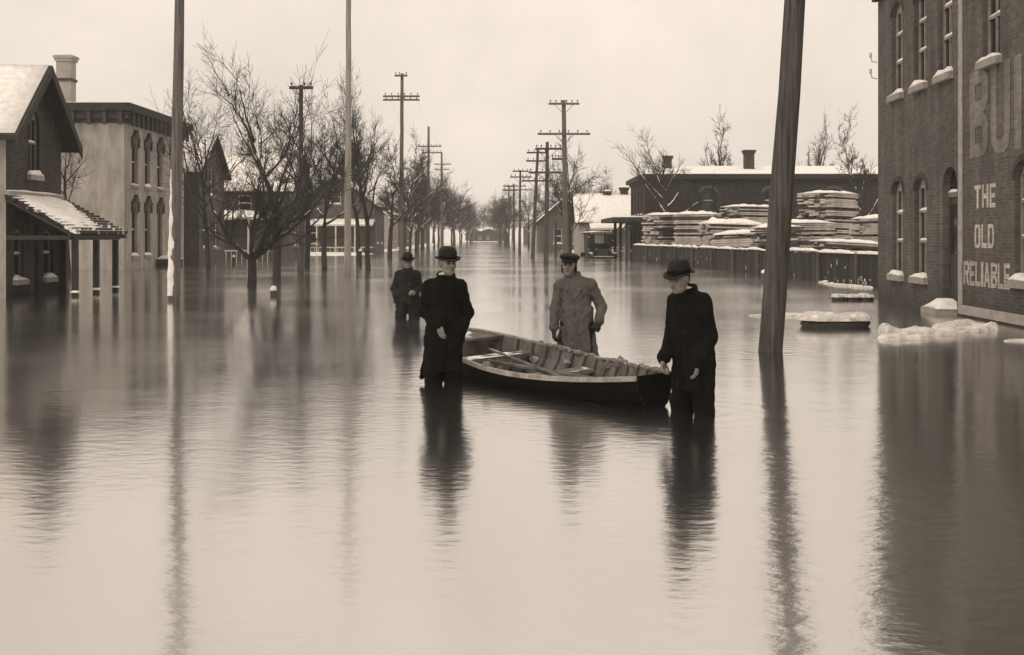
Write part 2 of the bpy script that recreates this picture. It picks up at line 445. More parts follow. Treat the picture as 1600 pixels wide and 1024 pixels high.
def gable(L, eave, ridge):
    f = lambda s: eave + (ridge - eave) * (1 - abs(s - L / 2) / (L / 2))
    f.brk = [L / 2]
    return f

def gable_roof(parent, x0, x1, y0, y1, eave, ridge, over=0.35, thick=0.14, snow=0.12, seed=0.0, axis='x', mat='roof_dark', cut=None):
    """two roof slabs with snow on them; ridge along x or y"""
    def tr(a, b, z): return (a, b, z) if axis == 'x' else (b, a, z)
    if axis == 'x': a0, a1, b0, b1 = x0, x1, y0, y1
    else: a0, a1, b0, b1 = y0, y1, x0, x1
    bm = (b0 + b1) / 2; sl = (ridge - eave) / (bm - b0)
    a0 -= over; a1 += over
    for sgn, be in ((-1, b0 - over), (1, b1 + over)):
        ze = eave - sl * over
        m = MB()
        q = [(a0, be, ze), (a1, be, ze), (a1, bm, ridge), (a0, bm, ridge)]
        lo = [tr(a, b, z + 0.005) for a, b, z in q]; hi = [tr(a, b, z + thick) for a, b, z in q]
        up = (sgn < 0) == (axis == 'x')
        fs = [(0, 3, 2, 1), (4, 5, 6, 7), (0, 1, 5, 4), (1, 2, 6, 5), (2, 3, 7, 6), (3, 0, 4, 7)]
        if not up: fs = [tuple(reversed(f)) for f in fs]
        m.add(lo + hi, fs)
        r = m.build('roof', mat, parent)
        if snow:
            c = [tr(a, b, z + thick + 0.004) for a, b, z in [(a0 + .05, be + sgn * -0.06, ze + 0.06 * sl), (a1 - .05, be + sgn * -0.06, ze + 0.06 * sl), (a1 - .05, bm, ridge), (a0 + .05, bm, ridge)]]
            if not up: c = [c[1], c[0], c[3], c[2]]
            MB().snow(c, snow, 14, 8, seed + sgn).build('snow', 'snow', r, True)

def box_thing_wall(parent, x0, x1, y0, y1, h, mat, skip=()):
    """plain wall faces of a box building, the ones not given openings"""
    defs = {'s': ((x0, y0, 0), (1, 0, 0), x1 - x0), 'e': ((x1, y0, 0), (0, 1, 0), y1 - y0),
            'n': ((x1, y1, 0), (-1, 0, 0), x1 - x0), 'w': ((x0, y1, 0), (0, -1, 0), y1 - y0)}
    for k, (O, u, L) in defs.items():
        if k not in skip: wall(parent, 'wall', mat, O, u, L, h if callable(h) else flat(h))
    return defs

# ------------------------------------------------------------------ water and ground
def sstep(a, b, x):
    t = max(0.0, min(1.0, (x - a) / (b - a))); return t * t * (3 - 2 * t)

def ground_h(x, y):
    nz = noise.noise(Vector((x * 0.07, y * 0.05, 3.1))) * 0.10 + noise.noise(Vector((x * 0.4, y * 0.3, 7.7))) * 0.025
    h = -0.42
    h += 0.55 * sstep(-9.5, -13.0, x + 0.012 * y - 1.0) * sstep(84, 104, y)
    h += 0.50 * sstep(5.0, 9.0, x + 0.02 * y) * sstep(100, 118, y)
    h += 0.56 * sstep(335, 370, y)
    return h + nz * (1 if h > -0.35 else 0.2)

gx = sorted(set([-1500, -700, -300, -120, -60, -45, -30] + [i * 1.5 for i in range(-18, 18)] + [30, 45, 60, 120, 300, 700, 1500]))
gy = [-300, -100, -30, 0, 20, 40, 60, 75] + [80 + 3 * i for i in range(16)] + [135, 160, 190, 220, 260, 300, 320, 330, 340, 350, 360, 370, 390, 450, 600, 900, 1600]
gm = MB()
gm.add([(x, y, ground_h(x, y)) for x in gx for y in gy],
       [(i * len(gy) + j, (i + 1) * len(gy) + j, (i + 1) * len(gy) + j + 1, i * len(gy) + j + 1) for i in range(len(gx) - 1) for j in range(len(gy) - 1)])
tag(gm.build('ground', 'ground', smooth=True), kind='structure')
wt = MB().add([(-1400, -250, 0), (1400, -250, 0), (1400, 1500, 0), (-1400, 1500, 0)], [(0, 1, 2, 3)])
tag(wt.build('water', 'water'), kind='structure')

# ------------------------------------------------------------------ the brick building with the painted sign
def brick_sign_building():
    Oc = Vector((9.03, 30.0, 0)); u = Vector((-0.0383, -1, 0)).normalized(); n = u.cross(Zv)
    H = 8.5
    t = thing('brick_building', 'tall dark brick building with painted wall sign at the right edge', 'building', (9.03, 30, 0))
    low = [(1.28, 2.18, 0.66, 2.84, 0.28), (3.08, 3.97, 0.66, 2.84, 0.28), (9.0, 9.95, 0.80, 2.85, 0.28)]
    upp = [(1.25, 2.15, 4.85, 7.0, 0.28), (3.05, 3.95, 4.85, 7.0, 0.28), (4.78, 5.65, 4.85, 7.0, 0.28), (7.4, 8.3, 4.78, 7.0, 0.28)]
    door = (5.06, 5.96, 0.12, 2.96, 0.34)
    L = 17.0
    wall(t, 'wall', 'brick', Oc, u, L, flat(H), low + upp + [door], reveal=0.15)
    nb = Oc - n * 12
    wall(t, 'wall', 'brick', nb, n, 12, flat(H))
    e2 = Oc + u * L
    wall(t, 'wall', 'brick', e2, -n, 12, flat(H))
    wall(t, 'wall', 'brick', e2 - n * 12, -u, L, flat(H))
    for i, o in enumerate(low + upp):
        window(t, Oc, u, o, 0.15, 'sash', rails=(0.36, 0.66), mull=(0.5,), seed=i * 3.1, sillmat='stone')
        # brick arch over each opening
        c = (o[0] + o[1]) / 2; r = (o[1] - o[0]) / 2
        m = MB(); P = []
        for k in range(13):
            q = pi * k / 12
            for rr in (1.0, 1.22):
                P.append(Oc + u * (c - cos(q) * r * rr) + Zv * (o[3] - o[4] + sin(q) * (o[4] + (rr - 1) * r * 1.1)) + n * 0.02)
        Q = [p - n * 0.05 for p in P]; N = len(P)
        fs = []
        for k in range(12):
            a = 2 * k
            fs += [(a, a + 2, a + 3, a + 1), (a + 1, a + 3, N + a + 3, N + a + 1), (a + 2, a, N + a, N + a + 2)]
        m.add(P + Q, fs); m.build('window_arch', 'brick2', t)
    # door in its deep opening
    d = -0.13
    dr = MB().fbox(Oc, u, n, door[0], door[1], d - 0.06, d, door[2], 2.35).build('door', 'frame_dark', t)
    MB().fbox(Oc, u, n, door[0] + 0.12, door[1] - 0.12, d + 0.002, d + 0.012, 1.2, 2.2).build('pane', 'glass', dr)
    MB().fbox(Oc, u, n, door[0], door[1], d - 0.05, d + 0.03, 2.35, 2.45).build('transom_bar', 'frame', dr)
    MB().fbox(Oc, u, n, door[0], door[1], d - 0.06, d - 0.02, 2.45, 2.96).build('transom_pane', 'glass', dr)
    a = Oc + u * door[0] + n * (d + 0.03) + Zv * 2.45
    MB().snow([a, a + u * 0.9, a + u * 0.9 - n * 0.07, a - n * 0.07], 0.06, 5, 3).build('snow', 'snow', dr, True)
    st = MB().fbox(Oc, u, n, door[0] - 0.1, door[1] + 0.02, -0.2, 0.42, -0.4, 0.11).build('doorstep', 'stone', t)
    a = Oc + u * (door[0] - 0.08) + n * 0.40 + Zv * 0.112
    MB().snow([a, a + u * 1.02, a + u * 1.02 - n * 0.58, a - n * 0.58], 0.11, 10, 8, 4.0, 0, 1.4).build('snow', 'snow', st, True)
    # sign border
    MB().fbox(Oc, u, n, 6.08, 6.30, 0.004, 0.022, 0.225, H - 0.5).build('sign_border', 'stripe', t)
    MB().fbox(Oc, u, n, 6.08, L, 0.004, 0.022, 0.04, 0.22).build('sign_border', 'stripe', t)
    # cornice
    for k, (z0, z1, dd) in enumerate(((7.75, 7.35, 0.06), (7.35, 8.2, 0.13), (8.2, 8.52, 0.24))):
        MB().fbox(Oc, u, n, -0.1, L, 0.003, dd, z0, z1).build('cornice', 'brick2', t)
    rf = MB(); q = [Oc + Zv * 8.45 - n * .05, Oc - n * 12 + Zv * 8.45, e2 - n * 12 + Zv * 8.45, e2 + Zv * 8.45 - n * .05]
    rf.add(q, [(0, 1, 2, 3)]); rf.build('roof', 'snow', t)
    # lettering: hand-cut block letters
    def ring(out, inn): return [[out[i], out[(i + 1) % len(out)], inn[(i + 1) % len(inn)], inn[i]] for i in range(len(out))]
    def arc(out, inn): return [[out[i], out[i + 1], inn[i + 1], inn[i]] for i in range(len(out) - 1)]
    def rect(a, b, c, d): return [(a, c), (b, c), (b, d), (a, d)]
    def bowl(tp, bt, v=.16, s=.3):
        h = tp - bt; o = [(s, tp), (.74, tp), (.93, tp - h * .14), (1, tp - h * .3), (1, bt + h * .3), (.93, bt + h * .14), (.74, bt), (s, bt)]
        i = [(s, tp - v), (.6, tp - v), (.68, tp - v - h * .05), (.7, tp - v - h * .1), (.7, bt + v + h * .1), (.68, bt + v + h * .05), (.6, bt + v), (s, bt + v)]
        return arc(o, i)
    oo = [(.25, 0), (.75, 0), (.94, .09), (1, .22), (1, .78), (.94, .91), (.75, 1), (.25, 1), (.06, .91), (0, .78), (0, .22), (.06, .09)]
    oi = [(.4, .15), (.6, .15), (.68, .19), (.7, .26), (.7, .74), (.68, .81), (.6, .85), (.4, .85), (.32, .81), (.3, .74), (.3, .26), (.32, .19)]
    st = rect(0, .3, 0, 1)
    GL = {'T': [rect(0, 1, .8, 1), rect(.35, .65, 0, .8)], 'H': [st, rect(.7, 1, 0, 1), rect(.3, .7, .4, .6)],
          'E': [st, rect(.3, 1, .82, 1), rect(.3, .88, .41, .59), rect(.3, 1, 0, .18)], 'O': ring(oo, oi), 'L': [st, rect(.3, 1, 0, .19)],
          'D': [st] + bowl(1, 0, .17), 'R': [st] + bowl(1, .45, .16) + [[(.4, .45), (.70, .45), (1, 0), (.68, 0)]],
          'I': [rect(0, 1, 0, 1)], 'B': [st] + bowl(1, .5, .15) + bowl(.5, 0, .15),
          'A': [[(0, 0), (.28, 0), (.5, .72), (.5, 1), (.34, 1)], [(.72, 0), (1, 0), (.66, 1), (.5, 1), (.5, .72)], [(.341, .2), (.659, .2), (.604, .38), (.396, .38)]],
          'U': [rect(0, .3, .24, 1), rect(.7, 1, .24, 1)] + arc([(0, .24), (.07, .08), (.27, 0), (.73, 0), (.93, .08), (1, .24)], [(.3, .24), (.32, .18), (.4, .14), (.6, .14), (.68, .18), (.7, .24)])}
    def text(body, s, z, w, h, mat, name, gap=.14):
        ww = [.42 if c == 'I' else (.86 if c in 'LE' else 1.0) for c in body]; tot = sum(ww) + gap * (len(body) - 1); a = 0.0
        for c, k in zip(body, ww):
            m = MB(); m.uv = []
            for poly in GL[c]:
                P = [Oc + u * (s + (a + x * k) / tot * w) + n * 0.008 + Zv * (z + y * h) for x, y in poly]
                ar = sum(poly[i][0] * poly[(i + 1) % len(poly)][1] - poly[(i + 1) % len(poly)][0] * poly[i][1] for i in range(len(poly)))
                q_ = [(s + (a + x * k) / tot * w, z + y * h) for x, y in poly]
                m.uv.append(q_ if ar > 0 else q_[::-1]); m.add(P if ar > 0 else P[::-1], [tuple(range(len(P)))])
            m.build(name, mat, t); a += k + gap
    text('THE', 6.98, 2.08, 1.12, 0.44, 'letter', 'sign_letter')
    text('OLD', 6.98, 1.34, 1.05, 0.44, 'letter', 'sign_letter')
    text('RELIABLE', 6.37, 0.62, 2.42, 0.46, 'letter', 'sign_letter', .1)
    text('B', 6.72, 3.05, 1.0, 1.62, 'letter_old', 'faded_letter')
    text('U', 7.86, 3.05, 0.95, 1.62, 'letter_old', 'faded_letter')
    text('I', 9.0, 3.05, 0.34, 1.62, 'letter_old', 'faded_letter')
    # wire brackets on the corner
    for z in (5.45, 5.85):
        p = Oc + Vector((-0.02, 0.02, z))
        b = MB().tube([p, p + Vector((-0.12, 0, 0.02)), p + Vector((-0.16, 0, 0.14))], [0.015] * 3, 6).build('wire_bracket', 'trim', t)
        MB().tube([p + Vector((-0.16, 0, 0.13)), p + Vector((-0.16, 0, 0.24))], [0.04, 0.03], 8).build('insulator', 'trim', b)
brick_sign_building()

# ------------------------------------------------------------------ left: gabled brick house with the porch
def gable_house():
    x0, x1, y0, y1, ev, rg = -24.0, -12.9, 31.0, 34.8, 4.35, 6.05
    t = thing('gabled_house', 'dark brick house with steep snowy gable roof and street porch', 'house', (x1, y0, 0))
    g = gable(3.8, ev, rg)
    ops = [(1.45, 2.2, 3.2, 4.95, 0.3), (0.5, 1.15, 0.42, 1.75, 0.1), (1.55, 2.1, 0.02, 1.9, 0.0), (2.5, 3.2, 0.42, 1.75, 0.1)]
    E = (x1, y0, 0); u = (0, 1, 0)
    wall(t, 'wall', 'brick_gable', E, u, 3.8, g, ops, reveal=0.14)
    wall(t, 'wall', 'paint_wall', (x0, y0, 0), (1, 0, 0), x1 - x0, flat(ev))
    wall(t, 'wall', 'brick_gable', (x1, y1, 0), (-1, 0, 0), x1 - x0, flat(ev))
    wall(t, 'wall', 'brick_gable', (x0, y1, 0), (0, -1, 0), 3.8, g)
    window(t, E, u, ops[0], 0.14, 'frame', rails=(0.5,), mull=(0.5,), seed=2)
    window(t, E, u, ops[1], 0.14, 'frame', rails=(0.5,), seed=5)
    window(t, E, u, ops[3], 0.14, 'frame', rails=(0.5,), seed=8)
    MB().fbox(E, (0, 1, 0), (1, 0, 0), 1.55, 2.1, -0.12, -0.07, -0.4, 1.9).build('door', 'frame_dark', t)
    gable_roof(t, x0, x1, y0, y1, ev, rg, 0.42, 0.13, 0.10, 3.0)
    # barge boards on the gable end
    sl = (rg - ev) / 1.9
    for s in (-1, 1):
        ym = 32.9; ye = ym + s * (1.9 + 0.42)
        m = MB(); zt, ze = rg + 0.14, ev - sl * 0.42 + 0.14
        P = [(x1 + 0.423, ye, ze - 0.3), (x1 + 0.423, ym, zt - 0.3), (x1 + 0.423, ym, zt - 0.012), (x1 + 0.423, ye, ze - 0.012)]
        Q = [(x + 0.05, y, z) for x, y, z in P]
        m.add(P + Q, [(0, 3, 2, 1), (4, 5, 6, 7), (0, 1, 5, 4), (1, 2, 6, 5), (2, 3, 7, 6), (3, 0, 4, 7)])
        m.build('barge_board', 'dark_wood', t)
    m = MB().fbox(E, u, (1, 0, 0), 0.0, 3.8, 0.003, 0.09, 2.62, 2.72); m.build('string_course', 'stone', t)
    MB().snow([(x1 + .09, 31.0, 2.722), (x1 + .09, 34.8, 2.722), (x1 + .0, 34.8, 2.722), (x1 + .0, 31, 2.722)], 0.05, 16, 2, 1).build('snow', 'snow', t, True)
    # porch
    xh, zh, xl, zl, ya, yb = x1 + 0.02, 2.58, -11.08, 1.62, 30.9, 34.95
    N = 13
    deck = MB()
    P = [(xh, ya, zh - 0.12), (xl, ya, zl - 0.12), (xl, yb, zl - 0.12), (xh, yb, zh - 0.12)]
    deck.add(P + [(x, y, z + 0.09) for x, y, z in P], [(0, 3, 2, 1), (4, 5, 6, 7), (0, 1, 5, 4), (1, 2, 6, 5), (2, 3, 7, 6), (3, 0, 4, 7)])
    pr = deck.build('porch_roof', 'dark_wood', t)
    rnd = random.Random(4)
    for k in range(N):
        a, b = k / N, (k + 1.25) / N
        xa, za = xh + (xl - xh) * a, zh + (zl - zh) * a
        xb, zb2 = xh + (xl - xh) * min(b, 1.03), zh + (zl - zh) * min(b, 1.03)
        j = rnd.uniform(-.06, .06)
        P = [(xa, ya - .03 + j, za - 0.02), (xb, ya - .03 + j, zb2 + 0.015), (xb, yb + .03 + j, zb2 + 0.015), (xa, yb + .03 + j, za - 0.02)]
        m = MB(); m.add(P + [(x, y, z + 0.055 + (0.045 if i in (1, 2) else 0)) for i, (x, y, z) in enumerate(P)],
                        [(0, 3, 2, 1), (4, 5, 6, 7), (0, 1, 5, 4), (1, 2, 6, 5), (2, 3, 7, 6), (3, 0, 4, 7)])
        m.build('shingle_course', 'shingle', pr)
    def Rz(x): return zh + (zl - zh) * (x - xh) / (xl - xh) + 0.055
    c = [(xl - 0.06, ya, Rz(xl - 0.06)), (xl - 0.2, 33.4, Rz(xl - 0.2)), (xh + 0.02, yb - 0.1, Rz(xh)), (xh + 0.02, ya, Rz(xh))]
    MB().snow(c, 0.09, 14, 12, 6.0, 0.05, 0.8).build('snow', 'snow', pr, True)
    for y in (31.45, 33.05, 34.65):
        MB().box(-11.37, -11.23, y - .07, y + .07, -0.42, 1.46).build('porch_post', 'dark_wood', t)
        MB().snow([(-11.2, y - .1, 0.1), (-11.2, y + .1, 0.1), (-11.4, y + .1, 0.1), (-11.4, y - .1, 0.1)], 0.07, 4, 4, y).build('snow', 'snow', t, True)
    MB().box(-12.85, -12.7, 34.6, 34.75, -0.42, 2.4).build('porch_post', 'dark_wood', t)
    MB().box(-11.36, -11.24, 31.0, 34.9, 1.464, 1.585).build('porch_beam', 'dark_wood', t)
    for y in (31.05, 34.8): MB().box(-12.9, -11.37, y - .05, y + .05, 1.47, 1.58).build('porch_beam', 'dark_wood', t)
gable_house()

def chimney(parent, x, y, w, z0, z1, mat='brick2', name='chimney'):
    c = MB().box(x - w / 2, x + w / 2, y - w / 2, y + w / 2, z0, z1 - 0.28)
    c = c.build(name, mat, parent)
    for a, b, g in ((z1 - 0.28, z1 - 0.14, 0.07), (z1 - 0.14, z1, 0.12)):
        MB().box(x - w / 2 - g, x + w / 2 + g, y - w / 2 - g, y + w / 2 + g, a, b - 0.004).build('chimney_cap', mat, c)
    MB().snow([(x - w / 2, y - w / 2, z1), (x + w / 2, y - w / 2, z1), (x + w / 2, y + w / 2, z1), (x - w / 2, y + w / 2, z1)], 0.12, 5, 5, x).build('snow', 'snow', c, True)
    return c

def pale_building():
    x0, x1, y0, y1, H = -30.0, -18.4, 57.7, 68.2, 7.25
    t = thing('painted_building', 'pale painted two-storey building with bracketed dark cornice', 'building', (x1, y0, 0))
    E = (x1, y0, 0); u = (0, 1, 0)
    ws = [1.15, 3.25, 5.4, 7.7]
    ops = [(s, s + 0.9, 4.05, 6.25, 0.2) for s in ws] + [(s, s + 0.9, 0.62, 3.1, 0.2) for s in ws[:2]] + [(5.4, 6.3, 0.0, 3.1, 0.2), (7.7, 8.6, 0.62, 3.1, 0.2)]
    wall(t, 'wall', 'paint_wall', E, u, y1 - y0, flat(H), ops, reveal=0.2)
    wall(t, 'wall', 'paint_wall', (x0, y0, 0), (1, 0, 0), x1 - x0, flat(H))
    wall(t, 'wall', 'paint_wall', (x1, y1, 0), (-1, 0, 0), x1 - x0, flat(H))
    wall(t, 'wall', 'paint_wall', (x0, y1, 0), (0, -1, 0), y1 - y0, flat(H))
    for i, o in enumerate(ops):
        if i == 6:
            MB().fbox(E, u, (1, 0, 0), o[0], o[1], -0.18, -0.12, o[2], o[3]).build('door', 'frame_dark', t)
        else: window(t, E, u, o, 0.2, 'frame_dark', rails=(0.5,), seed=i)
        c = (o[0] + o[1]) / 2
        m = MB()
        m.fbox(E, u, (1, 0, 0), o[0] - .12, o[1] + .12, 0.003, 0.12, o[3] + .02, o[3] + .16)
        m.fbox(E, u, (1, 0, 0), c - .3, c + .3, 0.003, 0.14, o[3] + .16, o[3] + .32).fbox(E, u, (1, 0, 0), c - .1, c + .1, 0.003, 0.16, o[3] + .32, o[3] + .5)
        m.fbox(E, u, (1, 0, 0), o[0] - .14, o[0] - .02, 0.003, 0.09, o[3] - .35, o[3] + .02).fbox(E, u, (1, 0, 0), o[1] + .02, o[1] + .14, 0.003, 0.09, o[3] - .35, o[3] + .02)
        m.build('window_hood', 'frame_dark', t)
    # cornice round the two visible sides
    for (z0, z1, g) in ((6.95, 7.15, 0.06), (7.15, 7.5, 0.22), (7.5, 7.84, 0.42)):
        mt = 'frame_dark' if z1 < 7.7 else 'roof_dark'
        MB().box(x0, x1 + g, y0 - g, y0 - 0.003, z0, z1 - .003).build('cornice', mt, t)
        MB().box(x1 + 0.003, x1 + g, y0 - 0.001, y1 + g, z0, z1 - .003).build('cornice', mt, t)
    k = x1
    while k > -25:
        MB().box(k - 0.16, k, y0 - 0.36, y0 - 0.225, 6.85, 7.5).build('cornice_bracket', 'frame_dark', t); k -= 0.75
    k = y0 + 0.3
    while k < y1:
        MB().box(x1 + 0.225, x1 + 0.36, k, k + 0.16, 6.85, 7.5).build('cornice_bracket', 'frame_dark', t); k += 0.75
    r = MB().box(x0, x1 + 0.4, y0 - 0.4, y1 + 0.4, 7.845, 7.87).build('roof', 'roof_dark', t)
    MB().snow([(x0, y0 - .38, 7.872), (x1 + .38, y0 - .38, 7.872), (x1 + .38, y1, 7.872), (x0, y1, 7.872)], 0.1, 16, 10, 1).build('snow', 'snow', r, True)
    c = chimney(t, -22.0, 60.0, 0.72, 7.87, 10.45, 'pale_wood')
    MB().box(-22.42, -21.58, 59.58, 60.42, 9.2, 9.32).build('chimney_band', 'frame_dark', c)
    s = MB().box(x1 + 0.01, x1 + 1.0, y0 + 5.1, y0 + 6.6, -0.4, 0.38).build('stoop', 'frame_dark', t)
    MB().snow([(x1 + .02, y0 + 5.1, .382), (x1 + 1.0, y0 + 5.1, .382), (x1 + 1.0, y0 + 6.6, .382), (x1 + .02, y0 + 6.6, .382)], 0.16, 8, 8, 2).build('snow', 'snow', s, True)
pale_building()

def clap(parent, O, u, L, z1, mat, ops=(), prof=None, step=0.17):
    """lapped boards nailed over a wall, each board its own piece, cut round the openings"""
    O = Vector(O); u = Vector(u); n = u.cross(Zv); z = 0.0
    while z < z1:
        zt = min(z + step, z1 - 0.0)
        a0, a1 = 0.0, L
        if prof:
            # trim to the gable
            zz = zt
            xs = [L * i / 60 for i in range(61) if prof(L * i / 60) >= zz]
            if not xs: break
            a0, a1 = min(xs), max(xs)
        spans = [(a0, a1)]
        for o in ops:
            if o[2] - 0.05 < zt and o[3] + 0.05 > z:
                ns = []
                for p, q in spans:
                    if o[0] - .05 > p: ns.append((p, min(q, o[0] - .05)))
                    if o[1] + .05 < q: ns.append((max(p, o[1] + .05), q))
                spans = ns
        for p, q in spans:
            if q - p < 0.05: continue
            A = [O + u * p, O + u * q]
            P = [A[0] + n * 0.035 + Zv * z, A[1] + n * 0.035 + Zv * z, A[1] + n * 0.012 + Zv * (zt + .01), A[0] + n * 0.012 + Zv * (zt + .01)]
            Q = [A[0] + n * 0.003 + Zv * z, A[1] + n * 0.003 + Zv * z]
            m = MB(); m.add(P + Q, [(0, 1, 2, 3), (4, 5, 1, 0)]); m.build('clapboard', mat, parent)
        z = zt

def frame_house(label, x0, x1, y0, y1, ev, rg, axis, mat, wins_e=(), wins_s=(), name='wooden_house', rsnow=0.14, boards=True, porch=None, chim=(), rear=True, step=0.17, group=None):
    t = thing(name, label, 'house', ((x0 + x1) / 2, y0, 0), group=group)
    gE = gable(y1 - y0, ev, rg) if axis == 'x' else flat(ev)
    gS = gable(x1 - x0, ev, rg) if axis == 'y' else flat(ev)
    wE = wall(t, 'wall', mat, (x1, y0, 0), (0, 1, 0), y1 - y0, gE, wins_e, reveal=0.12)
    wS = wall(t, 'wall', mat, (x0, y0, 0), (1, 0, 0), x1 - x0, gS, wins_s, reveal=0.12)
    wall(t, 'wall', mat, (x1, y1, 0), (-1, 0, 0), x1 - x0, gS)
    wW = wall(t, 'wall', mat, (x0, y1, 0), (0, -1, 0), y1 - y0, gE, wins_e if x0 > -5 else (), reveal=0.12)
    if x0 > -5:
        for i, o in enumerate(wins_e): window(t, (x0, y1, 0), (0, -1, 0), o, 0.12, 'trim', seed=i)
    for i, o in enumerate(wins_e): window(t, (x1, y0, 0), (0, 1, 0), o, 0.12, 'trim', seed=i)
    for i, o in enumerate(wins_s): window(t, (x0, y0, 0), (1, 0, 0), o, 0.12, 'trim', seed=i + 4)
    if boards:
        clap(wE, (x1, y0, 0), (0, 1, 0), y1 - y0, rg if axis == 'x' else ev, mat, wins_e, gE if axis == 'x' else None, step)
        clap(wS, (x0, y0, 0), (1, 0, 0), x1 - x0, rg if axis == 'y' else ev, mat, wins_s, gS if axis == 'y' else None, step)
    gable_roof(t, x0, x1, y0, y1, ev, rg, 0.4, 0.14, rsnow, x0, axis)
    for (cx, cy, cw, cz0, cz1) in chim: chimney(t, cx, cy, cw, cz0, cz1)
    if porch:
        px0, px1, pd, ph = porch
        P = [(px0, y0 - pd, ph), (px1, y0 - pd, ph), (px1, y0 - .02, ph + 0.5), (px0, y0 - .02, ph + 0.5)]
        m = MB().add(P + [(a, b, c + 0.12) for a, b, c in P], [(0, 3, 2, 1), (4, 5, 6, 7), (0, 1, 5, 4), (1, 2, 6, 5), (2, 3, 7, 6), (3, 0, 4, 7)])
        r = m.build('porch_roof', 'trim', t)
        MB().snow([(a, b, c + 0.124) for a, b, c in P], 0.12, 12, 5, px0).build('snow', 'snow', r, True)
        k = px0 + 0.1
        while k < px1:
            MB().box(k - .06, k + .06, y0 - pd + .05, y0 - pd + .17, -.42, ph).build('porch_post', 'trim', t); k += 1.7
        rl = MB().box(px0, px1, y0 - pd + .06, y0 - pd + .15, 0.55, 0.64).build('porch_rail', 'trim', t)
        k = px0 + .2
        while k < px1:
            MB().box(k - .02, k + .02, y0 - pd + .08, y0 - pd + .13, 0.0, 0.546).build('baluster', 'trim', rl); k += 0.35
    return t

frame_house('dark clapboard house with snowy gable roof behind the leftmost pole', -26, -18.05, 70.0, 76.2, 5.35, 7.5, 'x', 'grey_wood',
            wins_e=[(1.0, 1.9, 0.9, 2.9, 0), (3.6, 4.5, 0.9, 2.9, 0), (2.5, 3.4, 4.0, 5.6, 0)])
frame_house('long house with snowy roof and railed front porch behind the spreading tree', -24.5, -15.4, 84.0, 92.0, 4.75, 7.4, 'x', 'grey_wood',
            wins_s=[(2.0, 2.9, 3.3, 4.4, 0), (5.6, 6.5, 3.3, 4.4, 0)], wins_e=[(2, 3, 0.9, 2.8, 0)], porch=(-23.0, -16.4, 2.0, 2.7), boards=False)
frame_house('pale house with white posted porch behind the left street trees', -19.5, -12.4, 110, 118, 4.4, 7.0, 'y', 'grey_wood',
            wins_e=[(1.5, 2.4, 0.9, 2.8, 0), (5, 5.9, 0.9, 2.8, 0)], wins_s=[(1.2, 2.0, 0.9, 2.8, 0), (3, 4, 4.5, 5.8, 0)], porch=(-19.2, -12.4, 1.8, 2.5), boards=False, chim=[(-16, 114, .6, 6.2, 8.0)])
for i, (hx, hy) in enumerate(((-21.5, 140), (-22.5, 172), (-23.5, 205), (-25, 250))):
    frame_house('far house half hidden behind the left row of street trees', hx, hx + 7.5, hy, hy + 9, 4.2, 7.0, 'y', ('pale_wood', 'grey_wood')[i % 2],
                wins_e=[(2, 3, 0.9, 2.6, 0), (5.5, 6.5, 0.9, 2.6, 0)], wins_s=[(1.5, 2.4, 0.9, 2.6, 0), (4.8, 5.7, 0.9, 2.6, 0)], boards=False, group='far houses on the left of the street')

